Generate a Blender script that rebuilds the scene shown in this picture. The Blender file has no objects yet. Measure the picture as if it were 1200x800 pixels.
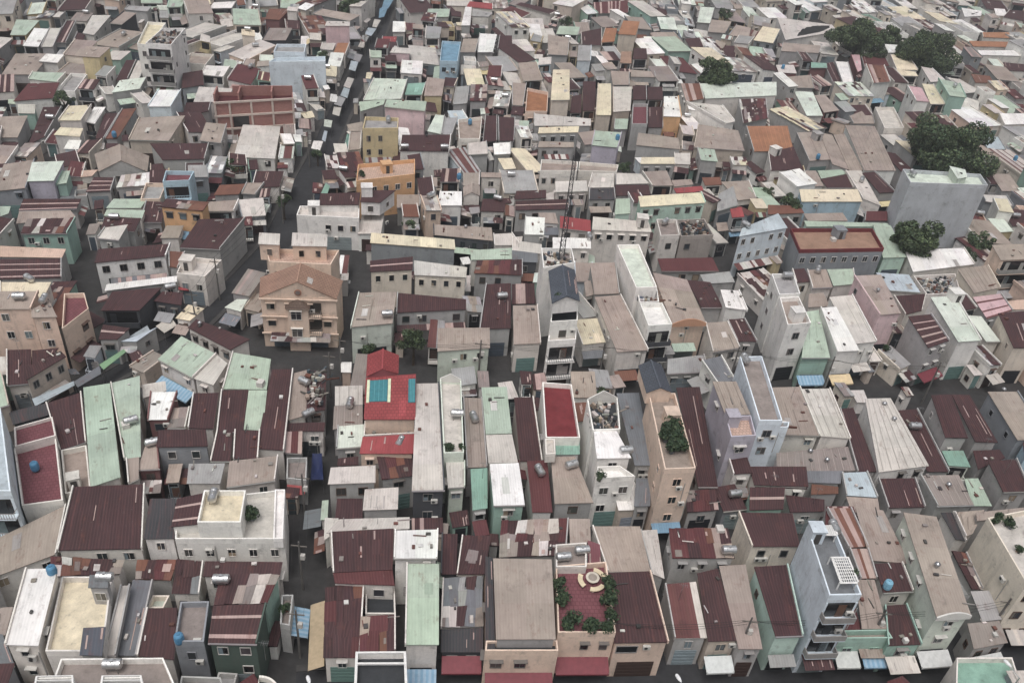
import bpy, math, random, bisect
from mathutils import Vector, Matrix
from mathutils.bvhtree import BVHTree
R = random.Random(7)
D = bpy.data
SC = bpy.context.scene
COL = SC.collection
# ------------------------------------------------------------------ camera
CAMZ = 85.0
FPX = 1005.0                     # focal length in units of 1/1200 of the picture width
NX, NY = -145.0, 1366.0          # where straight-down meets the picture plane
NL = math.hypot(NX, NY)
PITCH = math.atan2(FPX, NL)
CP, SP = math.cos(PITCH), math.sin(PITCH)
CR, SR = NY/NL, -NX/NL
RX = Vector((1, 0, 0)); FW = Vector((0, CP, -SP)); UP = Vector((0, SP, CP))
CX = RX*CR + UP*SR               # picture right (the camera is rolled about six degrees)
CY = UP*CR - RX*SR               # picture up
EYE = Vector((0, 0, CAMZ))

def ray(px, py):
    return FW*FPX + CX*(px-600) - CY*(py-400)

def at(px, py, z=0.0):
    d = ray(px, py)
    t = (z-CAMZ)/d.z
    return Vector((d.x*t, d.y*t, z))

def proj(p):
    q = Vector(p)-EYE
    k = FPX/q.dot(FW)
    return 600+q.dot(CX)*k, 400-q.dot(CY)*k

# ------------------------------------------------------------------ colours (sRGB as hex -> linear)
def lin(h):
    o = []
    for i in (0, 2, 4):
        c = int(h[i:i+2], 16)/255
        o.append(c/12.92 if c < .04045 else ((c+.055)/1.055)**2.4)
    return tuple(o)

ROOF = dict(m='453032', M='5e3638', R='795447', b='a6988f', B='968b86', g='a5a3a2', G='797b7f', w='efece8', l='cfc8c1',
            c='e2d6bc', y='d9c9a0', t='b3c1b0', T='8fb0a2', L='d5dcd0', k='424447', h='7e3c40', r='9c4c4e', o='a3765b', u='7f9fb5',
            p='cfaeb0', v='a9a6c0', s='555a63', n='a38473', d='7e5056', i='b9c2c8', q='cdb1a1', e='e4d0a8')
WALL = dict(ROOF); WALL.update(m='655356', g='b3b1af', G='94979b', l='e3ddd6', w='f0ede8', k='505256', t='c6dccf', T='a6c2b5',
            y='d6c5a0', c='e6dbcd', v='bcb7c2', i='dde6ec', u='b4cbd6', o='dfb48a', q='e3cbba', M='85605f', p='e3c8ca', r='a86468', b='ccbfb2', B='aaa19b', J='a67a73', x='bcc0c3', z='58665f')
CW = dict(m='maroon', M='dark red', R='rusty', b='beige', B='taupe', g='grey', G='slate grey', w='white', l='pale grey', c='cream',
          y='yellow', t='mint', T='teal', L='pale mint', k='black', r='red', h='red', o='orange', u='blue', p='pink', v='lilac', s='slate blue',
          n='terracotta', d='red floored', i='ice blue', q='peach', e='cream')

def C(code, t=WALL): return lin(t[code])
def mul(c, f): return tuple(min(1, x*f) for x in c)
def jit(c, a=.06, r=R):
    f = 1+r.uniform(-a, a)
    return tuple(min(1, x*f*(1+r.uniform(-a, a)*.25)) for x in c)

# ------------------------------------------------------------------ materials
def nodes(name):
    m = D.materials.new(name); m.use_nodes = True
    nt = m.node_tree; b = nt.nodes['Principled BSDF']
    return m, nt, b
def N(nt, typ, **kw):
    n = nt.nodes.new(typ)
    for k, v in kw.items():
        if k in n.inputs: n.inputs[k].default_value = v
        else: setattr(n, k, v)
    return n
def mixc(nt, a, b, fac, mode='MIX'):
    n = nt.nodes.new('ShaderNodeMix'); n.data_type = 'RGBA'; n.blend_type = mode
    for s, v in ((6, a), (7, b), (0, fac)):
        if hasattr(v, 'links'): nt.links.new(v, n.inputs[s])
        else: n.inputs[s].default_value = v if not isinstance(v, tuple) or len(v) == 4 else v+(1,)
    return n.outputs[2]
def ramp(nt, src, lo, hi, a=0.0, b=1.0):
    n = N(nt, 'ShaderNodeMapRange'); nt.links.new(src, n.inputs[0])
    n.inputs[1].default_value, n.inputs[2].default_value, n.inputs[3].default_value, n.inputs[4].default_value = lo, hi, a, b
    return n.outputs[0]
def noise(nt, vec, scale, detail=3, rough=.6, mp=None):
    if mp:
        k = N(nt, 'ShaderNodeMapping'); nt.links.new(vec, k.inputs[0]); k.inputs['Scale'].default_value = mp; vec = k.outputs[0]
    n = N(nt, 'ShaderNodeTexNoise'); nt.links.new(vec, n.inputs['Vector'])
    n.inputs['Scale'].default_value = scale; n.inputs['Detail'].default_value = detail; n.inputs['Roughness'].default_value = rough
    return n.outputs['Fac']
MAT = {}
def surf(name, kind, rough=.8, spec=.3, metal=0.0):
    m, nt, b = nodes(name); L = nt.links.new
    a = N(nt, 'ShaderNodeAttribute', attribute_name='Col').outputs['Color']
    uv = N(nt, 'ShaderNodeUVMap').outputs['UV']
    c = a
    if kind == 'tin':
        big = noise(nt, uv, .22, 4); c = mixc(nt, c, ramp_rgb(nt, big, .3, .7, .8, 1.1), 1.0, 'MULTIPLY')
        st = noise(nt, uv, 1.0, 4, .7, (2.2, .16, 1)); c = mixc(nt, c, ramp_rgb(nt, st, .35, .68, .9, 1.06), 1.0, 'MULTIPLY')
        ru = noise(nt, uv, .9, 6, .72, (1, .45, 1)); c = mixc(nt, c, lin('6b4238'), ramp(nt, ru, .56, .72, 0, .55))
        dk = noise(nt, uv, .5, 6, .75, (1, .6, 1)); c = mixc(nt, c, lin('3a3030'), ramp(nt, dk, .56, .74, 0, .5)); du = noise(nt, uv, 1.6, 5, .7, (1.3, .5, 1)); c = mixc(nt, c, lin('a39a92'), ramp(nt, du, .64, .8, 0, .4))
        w = N(nt, 'ShaderNodeTexWave', wave_type='BANDS', bands_direction='X'); L(uv, w.inputs['Vector']); w.inputs['Scale'].default_value = .95
        w.inputs['Distortion'].default_value = .4
        c = mixc(nt, c, ramp_rgb(nt, w.outputs['Fac'], 0, 1, .955, 1.02), 1.0, 'MULTIPLY')
        bw = N(nt, 'ShaderNodeRGBToBW'); L(a, bw.inputs[0]); dm = ramp(nt, bw.outputs[0], .05, .16, 1, 0)      # dark painted sheets wear to red primer along the ribs
        s2 = noise(nt, uv, 1.0, 5, .7, (3.2, .13, 1)); f2 = N(nt, 'ShaderNodeMath', operation='MULTIPLY'); L(ramp(nt, s2, .5, .78, 0, .42), f2.inputs[0]); L(dm, f2.inputs[1])
        c = mixc(nt, c, lin('7c4f4d'), f2.outputs[0])
        f3 = N(nt, 'ShaderNodeMath', operation='MULTIPLY'); L(ramp(nt, w.outputs['Fac'], .55, 1, 0, .14), f3.inputs[0]); L(dm, f3.inputs[1]); c = mixc(nt, c, lin('80605e'), f3.outputs[0])
        bp = N(nt, 'ShaderNodeBump'); bp.inputs['Strength'].default_value = .2; bp.inputs['Distance'].default_value = .04
        L(w.outputs['Fac'], bp.inputs['Height']); L(bp.outputs[0], b.inputs['Normal'])
    elif kind == 'plaster':
        big = noise(nt, uv, .3, 5); c = mixc(nt, c, ramp_rgb(nt, big, .3, .7, .84, 1.08), 1.0, 'MULTIPLY')
        st = noise(nt, uv, 1.0, 6, .75, (.7, .11, 1)); c = mixc(nt, c, lin('68635f'), ramp(nt, st, .52, .8, 0, .5)); mo = noise(nt, uv, .55, 6, .75); c = mixc(nt, c, lin('4d4a46'), ramp(nt, mo, .56, .76, 0, .6))
        fi = noise(nt, uv, 3.5, 4, .7); c = mixc(nt, c, ramp_rgb(nt, fi, .3, .7, .93, 1.05), 1.0, 'MULTIPLY')
    elif kind == 'concrete':
        big = noise(nt, uv, .5, 5, .7); c = mixc(nt, c, ramp_rgb(nt, big, .3, .7, .68, 1.12), 1.0, 'MULTIPLY')
        mo = noise(nt, uv, 1.5, 6, .75); c = mixc(nt, c, lin('4c4a46'), ramp(nt, mo, .56, .72, 0, .6))
        fi = noise(nt, uv, 6, 3, .7); c = mixc(nt, c, ramp_rgb(nt, fi, .3, .7, .9, 1.06), 1.0, 'MULTIPLY')
    elif kind == 'tile':
        br = N(nt, 'ShaderNodeTexBrick'); L(uv, br.inputs['Vector'])
        br.inputs['Color1'].default_value = (1, 1, 1, 1); br.inputs['Color2'].default_value = (.86, .84, .84, 1); br.inputs['Mortar'].default_value = (.62, .6, .6, 1)
        br.inputs['Scale'].default_value = 1; br.inputs['Brick Width'].default_value = .5; br.inputs['Row Height'].default_value = .5; br.inputs['Mortar Size'].default_value = .045
        c = mixc(nt, c, br.outputs['Color'], 1.0, 'MULTIPLY')
        big = noise(nt, uv, .5, 5, .7); c = mixc(nt, c, ramp_rgb(nt, big, .3, .7, .8, 1.1), 1.0, 'MULTIPLY')
        bp = N(nt, 'ShaderNodeBump'); bp.inputs['Strength'].default_value = .4; bp.inputs['Distance'].default_value = .04
        L(br.outputs['Fac'], bp.inputs['Height']); bp.invert = True; L(bp.outputs[0], b.inputs['Normal'])
    elif kind == 'brick':
        br = N(nt, 'ShaderNodeTexBrick'); L(uv, br.inputs['Vector'])
        br.inputs['Color1'].default_value = (1, 1, 1, 1); br.inputs['Color2'].default_value = (.8, .78, .78, 1); br.inputs['Mortar'].default_value = (1.15, 1.3, 1.3, 1)
        br.inputs['Scale'].default_value = 1; br.inputs['Brick Width'].default_value = .4; br.inputs['Row Height'].default_value = .2; br.inputs['Mortar Size'].default_value = .02
        c = mixc(nt, c, br.outputs['Color'], 1.0, 'MULTIPLY')
    elif kind == 'stripe':
        w = N(nt, 'ShaderNodeTexWave', wave_type='BANDS', bands_direction='X'); L(uv, w.inputs['Vector']); w.inputs['Scale'].default_value = .55
        c = mixc(nt, c, (.75, .78, .8, 1), ramp(nt, w.outputs['Fac'], .35, .65, 0, .22))
        st = noise(nt, uv, 1.2, 4, .7); c = mixc(nt, c, ramp_rgb(nt, st, .3, .7, .8, 1.08), 1.0, 'MULTIPLY')
    elif kind == 'asphalt':
        g = N(nt, 'ShaderNodeTexCoord').outputs['Object']
        n1 = noise(nt, g, .06, 5, .65); c = mixc(nt, c, ramp_rgb(nt, n1, .3, .7, .65, 1.35), 1.0, 'MULTIPLY')
        n2 = noise(nt, g, .8, 5, .75); c = mixc(nt, c, ramp_rgb(nt, n2, .3, .7, .75, 1.25), 1.0, 'MULTIPLY')
    elif kind == 'metal':
        n1 = noise(nt, uv, 2.0, 3, .6); c = mixc(nt, c, ramp_rgb(nt, n1, .3, .7, .82, 1.06), 1.0, 'MULTIPLY')
    elif kind == 'leaf':
        g = N(nt, 'ShaderNodeTexCoord').outputs['Object']
        n1 = noise(nt, g, .9, 2, .6); c = mixc(nt, c, ramp_rgb(nt, n1, .3, .7, .65, 1.4), 1.0, 'MULTIPLY')
    L(c, b.inputs['Base Color'])
    b.inputs['Roughness'].default_value = rough; b.inputs['Specular IOR Level'].default_value = spec; b.inputs['Metallic'].default_value = metal
    MAT[name] = m
def ramp_rgb(nt, src, lo, hi, a, b):
    r = ramp(nt, src, lo, hi, a, b); n = N(nt, 'ShaderNodeCombineColor')
    for i in range(3): nt.links.new(r, n.inputs[i])
    return n.outputs[0]
surf('corrugated_tin', 'tin', .62, .3)
surf('plaster', 'plaster', .9, .2)
surf('concrete', 'concrete', .95, .15)
surf('clay_tile', 'tile', .75, .3)
surf('brick', 'brick', .9, .2)
surf('awning_cloth', 'stripe', .8, .2)
surf('asphalt', 'asphalt', .9, .2)
surf('bare_metal', 'metal', .32, .5, .85)
surf('paint', 'metal', .55, .35)
surf('leaves', 'leaf', .7, .2)
surf('dark_glass', 'metal', .12, .5)

# ------------------------------------------------------------------ mesh builder
class MB:
    def __init__(s): s.v = []; s.f = []; s.m = []; s.c = []; s.uv = []; s.mats = []
    def mi(s, mat):
        if mat not in s.mats: s.mats.append(mat)
        return s.mats.index(mat)
    def face(s, pts, mat, col, uv=None):
        pts = [Vector(p) for p in pts]
        b = len(s.v); s.v.extend(p[:] for p in pts); s.f.append(tuple(range(b, b+len(pts)))); s.m.append(s.mi(mat)); s.c.append(col)
        if uv is None:
            e = pts[1]-pts[0]; e = e.normalized() if e.length > 1e-6 else Vector((1, 0, 0))
            n = Vector((0, 0, 0))
            for i in range(1, len(pts)-1): n += (pts[i]-pts[0]).cross(pts[i+1]-pts[0])
            n = n.normalized() if n.length > 1e-9 else Vector((0, 0, 1))
            w = n.cross(e); o = pts[0]
            ou, ov = (o.x*.37+o.z) % 17, (o.y*.53+o.x*.21) % 19
            uv = [((p-o).dot(e)+ou, (p-o).dot(w)+ov) for p in pts]
        s.uv.extend(uv)
    def hexa(s, q, z0, z1, mat, col, cap=True, bot=False, topmat=None, topcol=None):
        """an upright prism over the plan polygon q (any order), from z0 to z1; each may be a number or one number per corner"""
        n = len(q); z0 = z0 if isinstance(z0, (list, tuple)) else [z0]*n; z1 = z1 if isinstance(z1, (list, tuple)) else [z1]*n
        ar = sum(q[i][0]*q[(i+1) % n][1]-q[(i+1) % n][0]*q[i][1] for i in range(n))
        ix = list(range(n)) if ar > 0 else list(range(n))[::-1]
        for k in range(n):
            i, j = ix[k], ix[(k+1) % n]
            s.face([(q[i][0], q[i][1], z0[i]), (q[j][0], q[j][1], z0[j]), (q[j][0], q[j][1], z1[j]), (q[i][0], q[i][1], z1[i])], mat, col)
        if cap: s.face([(q[i][0], q[i][1], z1[i]) for i in ix], topmat or mat, topcol or col)
        if bot: s.face([(q[i][0], q[i][1], z0[i]) for i in ix[::-1]], mat, col)
    def box(s, o, ax, ay, az, mat, col):
        """a box with one corner o and edge vectors ax, ay, az"""
        o = Vector(o); P = lambda a, b, c: o+ax*a+ay*b+az*c
        if ax.cross(ay).dot(az) < 0: ax, ay = ay, ax
        for f in (((0,0,0),(0,1,0),(1,1,0),(1,0,0)), ((0,0,1),(1,0,1),(1,1,1),(0,1,1)), ((0,0,0),(1,0,0),(1,0,1),(0,0,1)),
                  ((1,0,0),(1,1,0),(1,1,1),(1,0,1)), ((1,1,0),(0,1,0),(0,1,1),(1,1,1)), ((0,1,0),(0,0,0),(0,0,1),(0,1,1))):
            s.face([P(*k) for k in f], mat, col)
    def tube(s, a, b, r0, r1, n, mat, col, cap=True):
        a, b = Vector(a), Vector(b); d = (b-a).normalized()
        x = d.orthogonal().normalized(); y = d.cross(x)
        A = [a+(x*math.cos(t)+y*math.sin(t))*r0 for t in (2*math.pi*i/n for i in range(n))]
        B = [b+(x*math.cos(t)+y*math.sin(t))*r1 for t in (2*math.pi*i/n for i in range(n))]
        for i in range(n):
            j = (i+1) % n; s.face([A[i], A[j], B[j], B[i]], mat, col)
        if cap: s.face(B, mat, col); s.face(A[::-1], mat, col)
    def build(s, name, parent=None, smooth=False, base=None):
        if not s.f: return None
        me = D.meshes.new(name)
        o = Vector(base) if base is not None else None
        me.from_pydata([(v[0]-o.x, v[1]-o.y, v[2]-o.z) for v in s.v] if o is not None else s.v, [], s.f)
        for k in s.mats: me.materials.append(MAT[k])
        me.polygons.foreach_set('material_index', s.m)
        ca = me.color_attributes.new('Col', 'FLOAT_COLOR', 'CORNER'); fl = []
        for f, c in zip(s.f, s.c): fl.extend((c[0], c[1], c[2], 1.0)*len(f))
        ca.data.foreach_set('color', fl)
        u = me.uv_layers.new(name='UVMap'); u.data.foreach_set('uv', [x for p in s.uv for x in p])
        if smooth: me.polygons.foreach_set('use_smooth', [True]*len(s.f))
        me.update()
        ob = D.objects.new(name, me); COL.objects.link(ob)
        if parent is not None: ob.parent = parent
        elif o is not None: ob.location = o
        return ob
    def grow(s, t):
        b = len(s.v); s.v += t.v; s.f += [tuple(i+b for i in f) for f in t.f]; s.m += [s.mi(t.mats[i]) for i in t.m]; s.c += t.c; s.uv += t.uv

def thing(name, loc, label, cat, group=None):
    o = D.objects.new(name, None); COL.objects.link(o); o.location = loc; o.empty_display_size = .5
    o['label'] = label; o['category'] = cat
    if group: o['group'] = group
    return o
def tag(o, label, cat, group=None):
    o['label'] = label; o['category'] = cat
    if group: o['group'] = group
    return o

SKYS, SUNS, EXPO, HAZE = 0.11, 1.15, -0.2, 0.00048

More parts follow.
